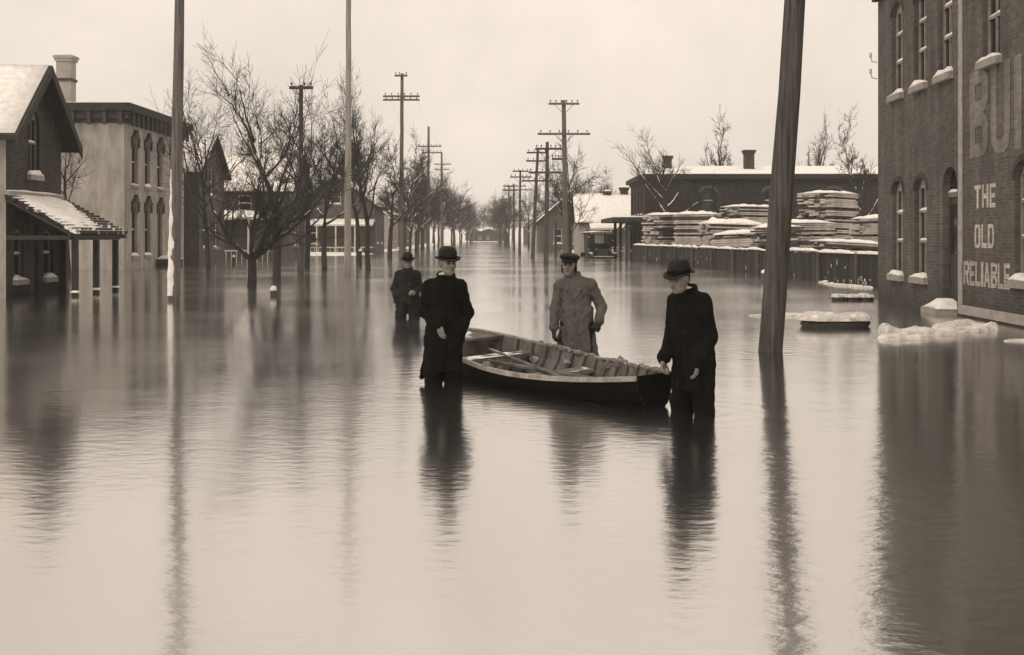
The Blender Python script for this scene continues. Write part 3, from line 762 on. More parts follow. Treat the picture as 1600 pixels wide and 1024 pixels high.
# ------------------------------------------------------------------ right: lumber-yard block, white-roofed house, shop porch
def lumber_block():
    x0, x1, y0, y1, H = 10.4, 31.0, 95.0, 106.5, 6.3
    t = thing('brick_warehouse', 'long dark brick block with snowy roof behind the lumber yard', 'building', (x0, y0, 0))
    ops = [(4.4, 5.5, 3.4, 5.3, 0.3), (9.3, 10.4, 3.4, 5.3, 0.3), (14.2, 15.3, 3.4, 5.3, 0.3)]
    wall(t, 'wall', 'brick2', (x0, y0, 0), (1, 0, 0), x1 - x0, flat(H), ops, reveal=0.2)
    Wo = (x0, y1, 0); opw = [(s, s + 0.9, 3.3, 5.3, 0.25) for s in (1.2, 3.6, 6.0, 8.4)] + [(s, s + 0.9, 0.5, 2.6, 0.2) for s in (1.2, 3.6)]
    wall(t, 'wall', 'brick2', Wo, (0, -1, 0), y1 - y0, flat(H), opw, reveal=0.2)
    wall(t, 'wall', 'brick2', (x1, y0, 0), (0, 1, 0), y1 - y0, flat(H)); wall(t, 'wall', 'brick2', (x1, y1, 0), (-1, 0, 0), x1 - x0, flat(H))
    for i, o in enumerate(ops):
        window(t, (x0, y0, 0), (1, 0, 0), o, 0.2, 'frame_dark', seed=i)
        m = MB(); c = (o[0] + o[1]) / 2
        P = []
        for k in range(11):
            q = pi * k / 10
            for rr in (1.03, 1.42): P.append((x0 + c - cos(q) * 0.55 * rr, y0 - 0.03, 5.0 + sin(q) * (0.3 + (rr - 1) * 0.6)))
        m.add(P + [(a, b + 0.05, z) for a, b, z in P], [f for k in range(10) for f in ((2 * k, 2 * k + 2, 2 * k + 3, 2 * k + 1), (2 * k + 1, 2 * k + 3, 22 + 2 * k + 3, 22 + 2 * k + 1))])
        m.build('window_arch', 'grey_wood', t)
    for i, o in enumerate(opw): window(t, Wo, (0, -1, 0), o, 0.2, 'frame', seed=i)
    for z0, z1, g in ((5.85, 6.05, .12), (6.05, 6.38, .4)):
        MB().box(x0 - g, x1, y0 - g, y0 - .003, z0, z1 - .003).build('cornice', 'roof_dark', t)
        MB().box(x0 - g, x0 - .003, y0 - .001, y1 + g, z0, z1 - .003).build('cornice', 'roof_dark', t)
    ym = (y0 + y1) / 2
    P = [(x0 - .4, y0 - .4, 6.4), (x1, y0 - .4, 6.4), (x1, ym, 7.35), (x0 + 3, ym, 7.35), (x0 - .4, y1 + .4, 6.4), (x1, y1 + .4, 6.4)]
    r = MB().add(P, [(0, 1, 2, 3), (0, 3, 4), (3, 2, 5, 4), (0, 4, 5, 1)]).build('roof', 'roof_dark', t)
    MB().snow([(x0 - .3, y0 - .35, 6.42), (x1, y0 - .35, 6.42), (x1, ym, 7.36), (x0 + 3, ym, 7.36)], 0.14, 24, 8, 4).build('snow', 'snow', r, True)
    MB().snow([(x0 - .35, y1 + .3, 6.42), (x0 - .35, y0 - .3, 6.42), (x0 + 3, ym - .1, 7.36), (x0 + 3, ym + .1, 7.36)], 0.12, 14, 8, 5).build('snow', 'snow', r, True)
    chimney(t, X(1170, 97.5), 97.5, 0.75, 6.5, Zp(235, 97.5))
    chimney(t, X(1043, 99), 99.0, 0.62, 6.8, Zp(244, 99))
    # downpipes
    MB().tube([(X(1114, 95), 94.9, 0), (X(1114, 95), 94.9, 5.8)], [.06, .06], 6).build('downpipe', 'roof_dark', t)
lumber_block()

frame_house('pale low house with broad snow-white roof and two chimneys behind the parked car', 6.0, 11.3, 109.0, 118.0, 2.85, 5.4, 'x', 'pale_wood',
            wins_s=[(0.6, 1.4, 0.8, 2.2, 0), (2.2, 3.2, 0.2, 2.2, 0)], chim=[(X(949, 113), 113.4, 0.6, 4.8, Zp(299, 113)), (X(976, 113), 113.6, 0.7, 4.8, Zp(293, 113))], boards=False,
            porch=(6.9, 10.1, 2.2, 2.15))
frame_house('grey house beyond the right utility poles', 3.0, 8.4, 132, 141, 3.3, 5.6, 'y', 'grey_wood', wins_s=[(1.5, 2.4, 0.8, 2.4, 0), (3.6, 4.5, .8, 2.4, 0)], boards=False)
for i, (hx, hy) in enumerate(((3.6, 168), (3.0, 205), (2.4, 250))):
    frame_house('far house beyond the right row of utility poles', hx, hx + 6, hy, hy + 9, 3.6, 6.0, 'y', ('grey_wood', 'pale_wood')[i % 2], wins_s=[(1.5, 2.4, .8, 2.4, 0)], boards=False, group='far houses on the right of the street')
for i, (px, hy, w) in enumerate(((742, 380, 6), (764, 376, 9), (781, 385, 6))):
    frame_house(('small far house at the left of the street end', 'dark low house closing the end of the street', 'small far house at the right of the street end')[i], X(px, hy) - w / 2, X(px, hy) + w / 2, hy, hy + 8, 2.4, 3.9, 'y', ('grey_wood', 'dark_wood', 'grey_wood')[i], rsnow=0.03, wins_s=[(1.2, 2.2, .8, 2.0, 0), (3.6, 4.6, .8, 2.0, 0)], boards=False)

def shop_porch():
    t = thing('shop_shed', 'dark low shop with flat canopy on posts beside the lumber yard fence', 'shop', (9.4, 84, 0))
    x0, x1, y0, y1 = 8.9, 12.2, 83.0, 92.0
    ops = [(0.5, 1.3, 0.0, 2.1, 0)]
    wall(t, 'wall', 'brick2', (x0, y0, 0), (1, 0, 0), x1 - x0, flat(2.55), ops, reveal=.15)
    MB().box(x0 + .5, x0 + 1.3, y0 + .1, y0 + .14, -.4, 2.1).build('door', 'frame_dark', t)
    opw = [(1.0, 2.0, .5, 2.0, 0), (3.6, 4.6, .5, 2.0, 0), (6.4, 7.4, .5, 2.0, 0)]
    wall(t, 'wall', 'brick2', (x0, y1, 0), (0, -1, 0), y1 - y0, flat(2.55), opw, reveal=.15)
    for i, o in enumerate(opw): window(t, (x0, y1, 0), (0, -1, 0), o, .15, 'trim', seed=i)
    wall(t, 'wall', 'brick2', (x1, y0, 0), (0, 1, 0), y1 - y0, flat(2.55)); wall(t, 'wall', 'brick2', (x1, y1, 0), (-1, 0, 0), x1 - x0, flat(2.55))
    r = MB().box(6.75, x1 + .3, 81.5, y1 + .3, 2.56, 2.85).build('canopy', 'dark_wood', t)
    MB().snow([(6.8, 81.55, 2.853), (x1 + .25, 81.55, 2.853), (x1 + .25, y1, 2.853), (6.8, y1, 2.853)], .1, 10, 10, 3).build('snow', 'snow', r, True)
    for y in (81.8, 86.5, 91):
        MB().box(7.62, 7.82, y - .1, y + .1, -.42, 2.555).build('canopy_post', 'dark_wood', t)
        MB().tube([(7.72, y, 1.9), (8.3, y, 2.55)], [.05, .05], 6).build('brace', 'dark_wood', t)
        MB().tube([(7.72, y + .15, 0.55), (7.72, y + 4.3, 0.55)], [.03, .03], 5).build('hand_rail', 'trim', t)
shop_porch()

# ------------------------------------------------------------------ trees
def make_tree(seed, h, r0, fork=0.3, limbs=6, spread=0.75, up=0.10, dens=1.0, maxlev=4, explicit=None, twig=0.007):
    R = random.Random(seed); T = MB(); C = MB()
    def rnd_perp(d, ang):
        a = d.cross(Vector((R.uniform(-1, 1), R.uniform(-1, 1), R.uniform(-1, 1))))
        if a.length < 1e-3: a = d.orthogonal()
        return (Matrix.Rotation(ang, 3, a.normalized()) @ d).normalized()
    def branch(p, d, L, r, lev, upw):
        n = (5, 5, 4, 3, 2)[min(lev, 4)]
        pts = [p.copy()]; rad = [r]; dirs = [d.copy()]
        r1 = max(r * (0.5 if lev < 2 else 0.35), twig * 0.6)
        for i in range(n):
            wob = (0.10, 0.20, 0.24, 0.24, 0.2)[min(lev, 4)]
            d = (d + Vector((R.uniform(-1, 1), R.uniform(-1, 1), R.uniform(-1, 1))) * wob + Vector((0, 0, upw))).normalized()
            p = p + d * (L / n); pts.append(p.copy()); dirs.append(d.copy())
            rad.append(r + (r1 - r) * (i + 1) / n)
        (T if lev < 2 else C).tube(pts, rad, (8, 6, 4, 3, 3)[min(lev, 4)], cap=lev < 2)
        if lev >= maxlev: return
        nc = int((limbs, 5, 5, 4)[min(lev, 3)] * dens + R.random())
        if lev == 0: return pts, dirs, rad
        for k in range(nc):
            t = R.uniform(0.22, 0.98); i = min(int(t * n), n - 1); q = t * n - i
            P = pts[i].lerp(pts[i + 1], q); rr = rad[i] + (rad[i + 1] - rad[i]) * q
            ang = radians(R.uniform(22, 58))
            dd = rnd_perp(dirs[i + 1], ang)
            branch(P, dd, L * R.uniform(0.42, 0.7) * (1.15 - 0.45 * t), max(rr * R.uniform(0.45, 0.65), twig * 0.8), lev + 1, upw * 0.8)
        branch(pts[-1], rnd_perp(d, radians(R.uniform(5, 20))), L * R.uniform(0.5, 0.7), max(rad[-1] * 0.9, twig * .8), lev + 1, upw)
    hf = h * fork
    pts = [Vector((0, 0, -0.5))]; rad = [r0 * 1.25]
    q = Vector((0, 0, -0.5))
    for i in range(4):
        q = Vector((R.uniform(-.05, .05) * h * .25, R.uniform(-.05, .05) * h * .25, 0)) * (i > 0) * fork * 2 + Vector((q.x, q.y, -0.5 + (hf + 0.5) * (i + 1) / 4))
        pts.append(q); rad.append(r0 * (1.05 - 0.06 * i))
    T.tube(pts, rad, 10, cap=False)
    top = pts[-1]
    if explicit:
        for (dx, dy, dz, L, r) in explicit:
            branch(top - Vector((0, 0, 0.06)), Vector((dx, dy, dz)).normalized(), L, r, 1, up)
    else:
        Lr = (h - hf)
        # leader and limbs
        p = top; d = Vector((0, 0, 1)); lead = [top]
        for i in range(4):
            d = (d + Vector((R.uniform(-.2, .2), R.uniform(-.2, .2), .1))).normalized(); p = p + d * Lr * 0.16; lead.append(p)
        T.tube(lead, [r0 * .88 * (1 - .17 * i) for i in range(5)], 10)
        branch(lead[-1], d, Lr * 0.42, r0 * .26, 1, up)
        for k in range(limbs):
            t = (k + R.random() * .6) / limbs; i = min(3, int(t * 4)); P = lead[i].lerp(lead[i + 1], t * 4 - i)
            az = k * 2.4 + R.uniform(-.4, .4); el = radians(R.uniform(25, 60) + 12 * t)
            dd = Vector((cos(az) * cos(el), sin(az) * cos(el), sin(el)))
            branch(P, dd, Lr * spread * R.uniform(.45, .75) * (1.05 - .4 * t), r0 * R.uniform(.32, .5), 1, up)
    return T, C

def tree(label, x, y, args, group=None, bark='bark', rz=0.0, meshes=None, scale=1.0, name='bare_tree'):
    t = thing(name, label, 'tree', (x, y, max(ground_h(x, y) + 0.4, 0.0) if y > 95 else 0.0), rz, group)
    if meshes is None:
        T, C = make_tree(**args)
        meshes = (T.mesh('trunk', bark, True), C.mesh('crown', 'twig'))
    S = Matrix.Scale(scale, 4)
    link('trunk', meshes[0], t, S); link('crown', meshes[1], t, S)
    return meshes

tree('low-forked bare tree with wide dark branches in front of the flooded houses', X(393, 38), 38.0,
     dict(seed=11, h=7.0, r0=0.15, fork=0.125, dens=1.38, up=0.03, twig=0.0065,
          explicit=[(-0.8, 0.1, 0.75, 2.0, .085), (0.5, -0.1, 1.0, 2.2, .105), (-0.3, 0.5, 1.0, 2.0, .07), (0.85, 0.25, 0.85, 2.4, .085), (0.1, -0.4, 1.1, 2.1, .07), (0.7, 0.4, 0.9, 2.3, .07)]))
tree('tall bare tree with snow-plastered trunk just right of the low-forked tree', X(432, 44), 44.0,
     dict(seed=23, h=7.0, r0=0.15, fork=0.22, limbs=8, spread=0.8, up=0.09, twig=0.008), bark='bark_snow')
tree('slender bare tree in front of the dark clapboard house', X(325, 56), 56.0, dict(seed=31, h=7.0, r0=0.11, fork=0.25, limbs=10, spread=0.95, up=0.07, twig=0.008))
tree('bare tree beside the crossarm pole behind the spreading tree', X(480, 60), 60.0, dict(seed=37, h=7.2, r0=0.13, fork=0.24, limbs=8, spread=0.8, twig=0.009))
tree('bare tree with dark trunk left of the tall pale pole', X(507, 58), 58.0, dict(seed=41, h=6.6, r0=0.13, fork=0.3, limbs=8, spread=0.75, twig=0.009))
tree('bare tree with upright twigs right of the tall pale pole', X(575, 56), 56.0, dict(seed=43, h=7.6, r0=0.12, fork=0.28, limbs=9, spread=0.62, up=0.14, twig=0.009))
tree('thin bare tree behind the tall pale pole', X(560, 72), 72.0, dict(seed=47, h=8.2, r0=0.13, fork=0.3, limbs=8, spread=0.7, twig=0.01))
tree('bare snow-flecked tree left of the tall double-arm pole', X(609, 82), 82.0, dict(seed=53, h=6.5, r0=0.16, fork=0.3, limbs=6, spread=0.55, twig=0.01), bark='bark_snow')
tree('short snowy tree behind the man standing in the background', X(640, 96), 96.0, dict(seed=59, h=4.6, r0=0.12, fork=0.3, limbs=6, spread=0.8, twig=0.012), bark='bark_snow')
tree('bare snowy tree behind the nearest double-arm pole on the right', X(890, 94), 94.0, dict(seed=61, h=7.4, r0=0.16, fork=0.22, limbs=9, spread=0.85, up=0.05, twig=0.012), bark='bark_snow')
tree('bare tree with spreading snowy limbs in front of the brick block', X(1042, 90), 90.0, dict(seed=67, h=7.8, r0=0.17, fork=0.3, limbs=8, spread=0.85, twig=0.012), bark='bark_snow')
tree('thin bare tree rising between lumber yard and signed brick building', X(1352, 80), 80.0, dict(seed=71, h=8.2, r0=0.12, fork=0.3, limbs=8, spread=0.5, up=0.16, twig=0.012), bark='bark_snow')
tree('bare tree standing behind the roof of the brick block, left one', X(1128, 116), 116.0, dict(seed=73, h=10.4, r0=0.2, fork=0.35, limbs=8, spread=0.6, up=0.12, twig=0.014))
tree('bare tree standing behind the roof of the brick block, right one', X(1268, 118), 118.0, dict(seed=79, h=10.6, r0=0.2, fork=0.35, limbs=8, spread=0.6, up=0.12, twig=0.014))
tree('small bare tree between the gabled house and the pale building', X(108, 46), 46.0, dict(seed=83, h=5.2, r0=0.07, fork=0.5, limbs=6, spread=0.8, up=0.12, maxlev=3, twig=0.009))
far_kinds = []
for s in (101, 103, 107, 109):
    T, C = make_tree(seed=s, h=8.6, r0=0.16, fork=0.25, limbs=10, spread=0.7, up=0.07, dens=1.15, twig=0.013)
    far_kinds.append((T.mesh('trunk', 'bark_snow', True), C.mesh('crown', 'twig')))
R0 = random.Random(5)
for i in range(20):
    y = 108 + i * 11.5 + R0.uniform(-2, 2)
    tree('bare street tree in the long row down the left of the street', -9.3 - 0.005 * y + R0.uniform(-.7, .5), y, None, 'left row of street trees', rz=R0.uniform(0, 6), meshes=far_kinds[i % 4], scale=R0.uniform(0.8, 1.08), name='street_tree')
for i in range(10):
    y = 112 + i * 18 + R0.uniform(-4, 4)
    tree('bare tree in the yards behind the left row of street trees', -16 - R0.uniform(0, 6), y, None, 'trees in the left yards', rz=R0.uniform(0, 6), meshes=far_kinds[i % 4], scale=R0.uniform(0.75, 1.1), name='yard_tree')
for i in range(10):
    y = 200 + i * 17 + R0.uniform(-3, 3)
    tree('bare street tree in the far row on the right of the street', X(786 - (y - 200) * 0.06, y) + R0.uniform(-.4, .8), y, None, 'right row of street trees', rz=R0.uniform(0, 6), meshes=far_kinds[(i + 1) % 4], scale=R0.uniform(0.8, 1.1), name='street_tree')
for i, (px, y, s) in enumerate(((745, 372, 1.0), (756, 395, 1.3), (771, 400, 1.2), (729, 390, 1.2), (800, 300, .9), (826, 160, .8), (868, 150, .85), (905, 128, .75), (925, 130, .8), (850, 210, 1.0))):
    tree('bare tree among the far houses at the end of the street', X(px, y), y, None, 'far trees round the street end', rz=i * 1.3, meshes=far_kinds[i % 4], scale=s, name='far_tree')

# ------------------------------------------------------------------ utility poles
arm_mesh = {}
def pole(label, px, Y, ytop, r, arms, mat='pole', lean=0.0, leany=0.0, xb=None, snowside=False, name='utility_pole', double=()):
    x = X(px, Y) if xb is None else xb
    H = Zp(ytop, Y) if ytop is not None else 13.0
    t = thing(name, label, 'pole', (x, Y, 0))
    R = random.Random(int(px * 7))
    N = 10; pts = []; rad = []
    for i in range(N + 1):
        f = i / N; z = -0.6 + (H + 0.6) * f
        pts.append((x + lean * z + R.uniform(-.012, .012), Y + leany * z, z)); rad.append(r * (1.0 - 0.38 * f) * R.uniform(.97, 1.03))
    MB().tube(pts, rad, 14).build('shaft', mat, t, True)
    for (ya, x0, x1) in arms:
        z = Zp(ya, Y); a, b = X(x0, Y), X(x1, Y)
        cx = x + lean * z; yy = Y - r - 0.02
        rows = (-.12, .12) if ya in double else (0,)
        for dz in rows:
            A = MB().box(a, b, yy - .05, yy + .05, z + dz - .06, z + dz + .06).build('crossarm', mat, t)
        if len(rows) == 2:
            for k in range(6):
                q = a + (b - a) * (k + .5) / 6; MB().box(q - .03, q + .03, yy - .04, yy + .04, z - .06, z + .06).build('spacer', mat, t)
        n = 6 if (b - a) > 1.5 else 4
        for k in range(n):
            q = a + (b - a) * (k + .35) / (n - .3)
            if abs(q - cx) < 0.15: continue
            top = z + rows[-1] + .06
            MB().lathe([(.018, 0), (.018, .07), (.05, .075), (.045, .13), (.02, .17)], 8).add([], [])
            m = MB(); m.tube([(q, yy, top), (q, yy, top + .07), (q, yy, top + .075), (q, yy, top + .14), (q, yy, top + .17)], [.016, .016, .045, .042, .02], 7)
            m.build('insulator', 'insul', t)
        if (b - a) > 1.5 and len(rows) == 1:
            for s in (-1, 1):
                MB().tube([(cx + s * .55, yy, z - .06), (cx + s * .06, yy + .04, z - .55)], [.016, .016], 5).build('brace', mat, t)
    if snowside:
        m = MB(); k = 70; a0 = pi * 0.98
        for i in range(k):
            f = i / k; z = 0.12 + f * 3.1
            rr = r * (1 - .38 * (z + .6) / (H + .6)); w = (0.42 - 0.2 * f) * (1 - f ** 3) * (1 + .8 * noise.noise(Vector((z * 3.3, 1, 2))) + .4 * noise.noise(Vector((z * 11, 4, 2))))
            row = []
            for j in range(6):
                q = a0 + 0.95 + (j / 5 - .5) * 2 * w * 2.0
                e = sin(pi * j / 5)
                d = rr - 0.01 + 0.045 * e * (1 + .7 * noise.noise(Vector((z * 4, j, 5))))
                row.append((x + lean * z + cos(q) * d, Y + leany * z + sin(q) * d, z))
            m.v += row
        for i in range(k - 1):
            for j in range(5):
                a = i * 6 + j; m.f.append((a, a + 1, a + 7, a + 6))
        m.build('clinging_snow', 'snow', t, True)
    return t

pole('thick dark leaning pole standing in the water near the brick sign building', 1203, 16.4, None, 0.17, (), 'pole_dark', lean=0.072, leany=0.0)
pole('bare pole with snow down its side in front of the pale building', 272, 29.5, None, 0.15, (), 'pole', lean=0.018, snowside=True)
pole('tall pale bare pole standing among the bare trees', 543, 49.0, None, 0.15, (), 'pole_pale', lean=0.004)
pole('short pole with one snow-free crossarm behind the spreading tree', 470, 50.0, 133, 0.13, ((138, 453, 490),), 'pole_dark')
pole('tall pole with a double ladder-like crossarm left of the street', 627, 82.0, 115, 0.17, ((119, 617, 637), (154, 599, 656)), 'pole', double=(154,), lean=0.004)
pole('second tall double-arm pole down the left of the street', 669, 123.0, 198, 0.18, ((229, 653, 690), (239, 660, 690)), 'pole', lean=0.004)
pole('third tall double-arm pole down the left of the street', 690, 164.0, 238, 0.19, ((257, 678, 705), (265, 679, 702)), 'pole')
pole('small leaning pole with short crossarm between the left street trees', 653, 118.0, 273, 0.13, ((275, 650, 665),), 'pole_dark', lean=0.035)
pole('tallest right-hand pole with two wide crossarms behind the man in the cap', 884, 72.0, 157, 0.19, ((163, 857, 905), (210, 840, 922)), 'pole', lean=-0.012)
pole('dark pole with three crossarms and a lamp-like top left of the tallest pole', 853, 70.0, 222, 0.15, ((233, 836, 878), (249, 862, 878), (270, 826, 878)), 'pole_dark', lean=0.012)
pole('leaning pole with three crossarms, third from the tallest right pole', 832, 89.0, 234, 0.15, ((239, 823, 855), (252, 822, 854), (283, 815, 863)), 'pole_dark', lean=0.05)
pole('straight slim pole with two crossarms, fourth of the right-hand row', 812, 109.0, 266, 0.14, ((268, 801, 826), (277, 797, 831)), 'pole_dark', lean=0.006)
pole('slim pole with two crossarms, fifth of the right-hand row', 803, 140.0, 288, 0.15, ((291, 786, 822), (297, 786, 832)), 'pole_dark')
pole('far pole with two crossarms, sixth of the right-hand row', 795, 184.0, 290, 0.17, ((292, 790, 804), (298, 785, 808)), 'pole_dark')
pole('far pole with crossarm, seventh of the right-hand row', 789, 215.0, 310, 0.17, ((312, 780, 798),), 'pole_dark')
pole('farthest pole with crossarm in the right-hand row', 783, 250.0, 313, 0.17, ((316, 776, 792),), 'pole_dark')
pole('short dark post at the water edge behind the man in the cap', 868, 92.0, 345, 0.13, (), 'pole_dark')

# overhead wires, thin and sagging
def wire(label, a, b, sag):
    P = []
    for i in range(13):
        f = i / 12; p = Vector(a).lerp(Vector(b), f); p.z -= sag * 4 * f * (1 - f); P.append(p)
    tag(MB().tube(P, [.0045] * 13, 4).build('overhead_wire', 'insul', None, True), label, 'wire', 'overhead wires')
def armpt(px, py, Y, r): return (X(px, Y), Y - r - .02, Zp(py, Y) + .18)
left = [((606, 154, 82), (656, 229, 123), (680, 257, 164)), ((650, 154, 82), (687, 229, 123), (703, 257, 164))]
for k, row in enumerate(left):
    for i in (0, 1):
        wire(('left' , 'right')[k] + ' wire between the ' + ('first and second', 'second and third')[i] + ' tall left-hand poles', armpt(*row[i], .18), armpt(*row[i + 1], .18), .5)
rr_ = [((828, 270, 70), (817, 283, 89), (803, 268, 109), (788, 291, 140), (791, 292, 184)), ((876, 233, 70), (853, 239, 89), (825, 268, 109), (820, 291, 140), (803, 292, 184))]
for k, row in enumerate(rr_):
    for i in range(4):
        wire(('left', 'right')[k] + ' wire on the ' + ('nearest', 'second', 'third', 'fourth')[i] + ' span of the right-hand poles', armpt(*row[i], .15), armpt(*row[i + 1], .15), .45)

# snow-topped posts
def post(label, px, Y, h, w, mat='dark_wood'):
    x = X(px, Y); t = thing('snowy_post', label, 'post', (x, Y, 0))
    MB().tube([(x, Y, -.42), (x, Y, h - .02), (x, Y, h)], [w / 2, w / 2 * .95, w / 2 * .7], 10).build('stump', mat, t, True)
    MB().tube([(x, Y, h - .015), (x, Y, h + .03), (x + .01, Y, h + .09), (x, Y, h + .12)], [w * .5, w * .56, w * .4, w * .12], 10).build('snow', 'snow', t, True)
post('short dark snow-topped hitching post in the water below the trees', 427, 31.6, 0.16, 0.16)
post('snow-topped stump beside the thick leaning pole', 1194, 42.0, 0.3, 0.2, 'grey_wood')
post('slim snow-topped post by the dark clapboard house', 365, 66.0, 0.45, 0.14)
post('snow-topped post among the trees right of the pale pole', 563, 64.0, 0.8, 0.18)

# ------------------------------------------------------------------ fence and lumber
def fence():
    A = Vector((7.75, 77.0, 0)); B = Vector((12.11, 37.8, 0)); u = (B - A).normalized(); n = u.cross(Zv); L = (B - A).length
    C = B + Vector((0.9, -0.6, 0)).normalized() * 0.01
    t = thing('board_fence', 'dark weathered board fence capped with snow round the lumber yard', 'fence', A)
    R = random.Random(8); step = 0.2; N = int(L / step)
    me = []
    for v in range(5):
        m = MB(); w = step - 0.012; h = 0.98
        m.add([(0, 0, -.42), (w, 0, -.42), (w, .022, -.42), (0, .022, -.42), (0, 0, h), (w, 0, h), (w, .022, h), (0, .022, h)],
              [(0, 3, 2, 1), (4, 5, 6, 7), (0, 1, 5, 4), (1, 2, 6, 5), (2, 3, 7, 6), (3, 0, 4, 7)])
        me.append(m.mesh('board', ('fence', 'fence_b')[v % 2]))
    rot = Matrix.Rotation(math.atan2(u.y, u.x), 4, 'Z')
    for i in range(N):
        s = i * step
        link('board', me[R.randrange(5)], t, Matrix.Translation(u * s + n * R.uniform(0.0, .012) + Vector((0, 0, R.uniform(-.05, .03)))) @ rot @ Matrix.Rotation(R.uniform(-.012, .012), 4, 'Y'))
    for z in (0.2, 0.75): MB().fbox(A, u, n, 0, L, -.09, -.04, z, z + .1).build('rail', 'fence', t)
    k = 0
    while k < L:
        MB().fbox(A, u, n, k, k + .11, .03, .12, -.42, 1.0).build('post', 'grey_wood', t); k += 3.6
    # ragged snow cap in lengths
    k = 0; i = 0
    while k < L:
        e = min(L, k + R.uniform(2.2, 4.0)); z = 0.985 + R.uniform(-.03, .03)
        a, b = A + u * (k + .01), A + u * e
        MB().snow([a + n * .09 + Zv * z, b + n * .09 + Zv * z, b - n * .09 + Zv * (z), a - n * .09 + Zv * z], 0.1, 14, 4, i * 2.2, 0, .8).build('snow', 'snow', t, True)
        k = e; i += 1
    # snow stuck on the boards, thicker along the foot at the near end
    for i in range(48):
        near = i >= 24
        sx = L - 2.0 - abs(R.gauss(0, 2.2)) if near else R.uniform(0, L); z = abs(R.gauss(0, .12)) if near else R.uniform(.05, .8)
        p = A + u * sx + n * (.03 + (R.uniform(0, .15) if near and z < .06 else 0)) + Zv * z
        w = R.uniform(.02, .06); h = R.uniform(.02, .05) * (1 if near else R.choice((1, 1, 3)))
        m = MB().lathe([(.001, -h), (w * .8, -h * .5), (w, 0), (w * .6, h * .6), (.001, h)], 7, 1, .5, lambda x, y, zz: (x * (1 + .5 * noise.noise(Vector((x * 30, zz * 30, i)))), y, zz + .3 * x * ((i % 3) - 1)))
        m.v = [tuple(p + Vector((q[1] * .3, q[0], q[2]))) for q in m.v]; m.build('clinging_snow', 'snow', t, True)
fence()

bmesh_cache = {}
def board_mesh(L, mat, w=.24, h=.045):
    k = (round(L, 2), mat, round(w, 3), round(h, 3))
    if k not in bmesh_cache:
        bmesh_cache[k] = MB().box(-L / 2, L / 2, -w / 2, w / 2, 0, h).mesh('board', mat)
    return bmesh_cache[k]

def stack(label, px, Y, W, L, H, rz, seed, tilt=0.0, snowt=.2, lay=.085, mats=('lumber', 'lumber', 'lumber_d'), base=-.3):
    tilt *= .4; snowt *= .8
    """boards laid crosswise and lengthwise with stickers, snow on top"""
    t = thing('lumber_stack', label, 'lumber stack', (X(px, Y), Y, 0), rz, 'lumber stacks in the yard')
    lay = lay * 1.3; R = random.Random(seed); nl = int((H - base) / lay); nb = max(3, round(W / .36)); wj = W / nb
    for i in range(nl):
        z = base + i * lay; sl = R.uniform(-.05, .05)
        cross = (i % 6 == 5)
        if cross:
            for a in (-.45, -.15, .15, .45):
                link('sticker', board_mesh(W, 'lumber_d', .24, lay * .7), t, Matrix.Translation((a * L, 0, z + a * L * tilt)) @ Matrix.Rotation(pi / 2, 4, 'Z'))
            continue
        for j in range(nb):
            y = -W / 2 + wj * (j + .5) + R.uniform(-.02, .02)
            jut = sl + R.uniform(-.07, .07)
            link('board', board_mesh(L + R.choice((-.2, 0, .2)), R.choice(mats), wj * .96, lay * R.choice((.72, .8, .86))), t,
                 Matrix.Translation((jut, y, z + jut * tilt)) @ Matrix.Rotation(-math.atan(tilt), 4, 'Y') @ Matrix.Rotation(R.uniform(-.025, .025), 4, 'Z'))
    z = base + nl * lay
    q = [(-L / 2 - .05, -W / 2 - .05, z - L / 2 * tilt), (L / 2 + .05, -W / 2 - .05, z + L / 2 * tilt), (L / 2 + .05, W / 2 + .05, z + L / 2 * tilt), (-L / 2 - .05, W / 2 + .05, z - L / 2 * tilt)]
    MB().snow(q, snowt, 14, 8, seed, .03, .7).build('snow', 'snow', t, True, world=False)

PALE = ('lumber', 'lumber', 'lumber', 'lumber_d')
stack('square lumber stack with thick snow nearest the shop, left of the pair', 1040, 77.5, 1.9, 2.1, 3.0, 0.6, 1, 0.0, .2, mats=PALE)
stack('square lumber stack with thick snow nearest the shop, right of the pair', 1090, 75.5, 2.2, 2.5, 2.95, -0.35, 2, 0.0, .24, mats=('lumber_d', 'lumber'))
stack('high snowy lumber stack at the back against the brick block', 1172, 84.0, 2.3, 3.2, 3.65, 0.45, 3, -0.03, .22, mats=PALE)
stack('tallest lumber stack rising above the others right of the leaning pole', 1293, 70.0, 2.3, 2.5, 4.05, 0.7, 4, -0.04, .2, lay=.075, mats=PALE)
stack('low slanting lumber pile between the square stacks and the leaning pole', 1168, 66.0, 1.8, 3.4, 1.75, -0.3, 5, 0.10, .26, mats=PALE)
stack('wide snow-heaped lumber pile in the middle of the yard', 1142, 72.0, 2.2, 3.2, 2.35, 0.2, 6, -0.08, .4, mats=PALE)
stack('ragged lumber stack just right of the leaning pole', 1258, 63.0, 1.8, 2.4, 2.35, 0.5, 7, 0.0, .2, mats=PALE)
stack('low sloping pile of long boards under smooth snow', 1325, 58.0, 1.8, 3.0, 1.3, 0.2, 8, -0.14, .2, mats=('lumber_d', 'lumber'))
stack('dark lumber pile behind the fence beside the leaning pole', 1212, 61.0, 1.5, 2.0, 2.1, 0.15, 9, 0.08, .2, mats=('lumber_d', 'lumber_d', 'lumber'))
stack('pale lumber stack half hidden by the signed brick building', 1366, 62.0, 1.6, 1.6, 2.5, 0.3, 10, 0.05, .2, mats=('lumber',))

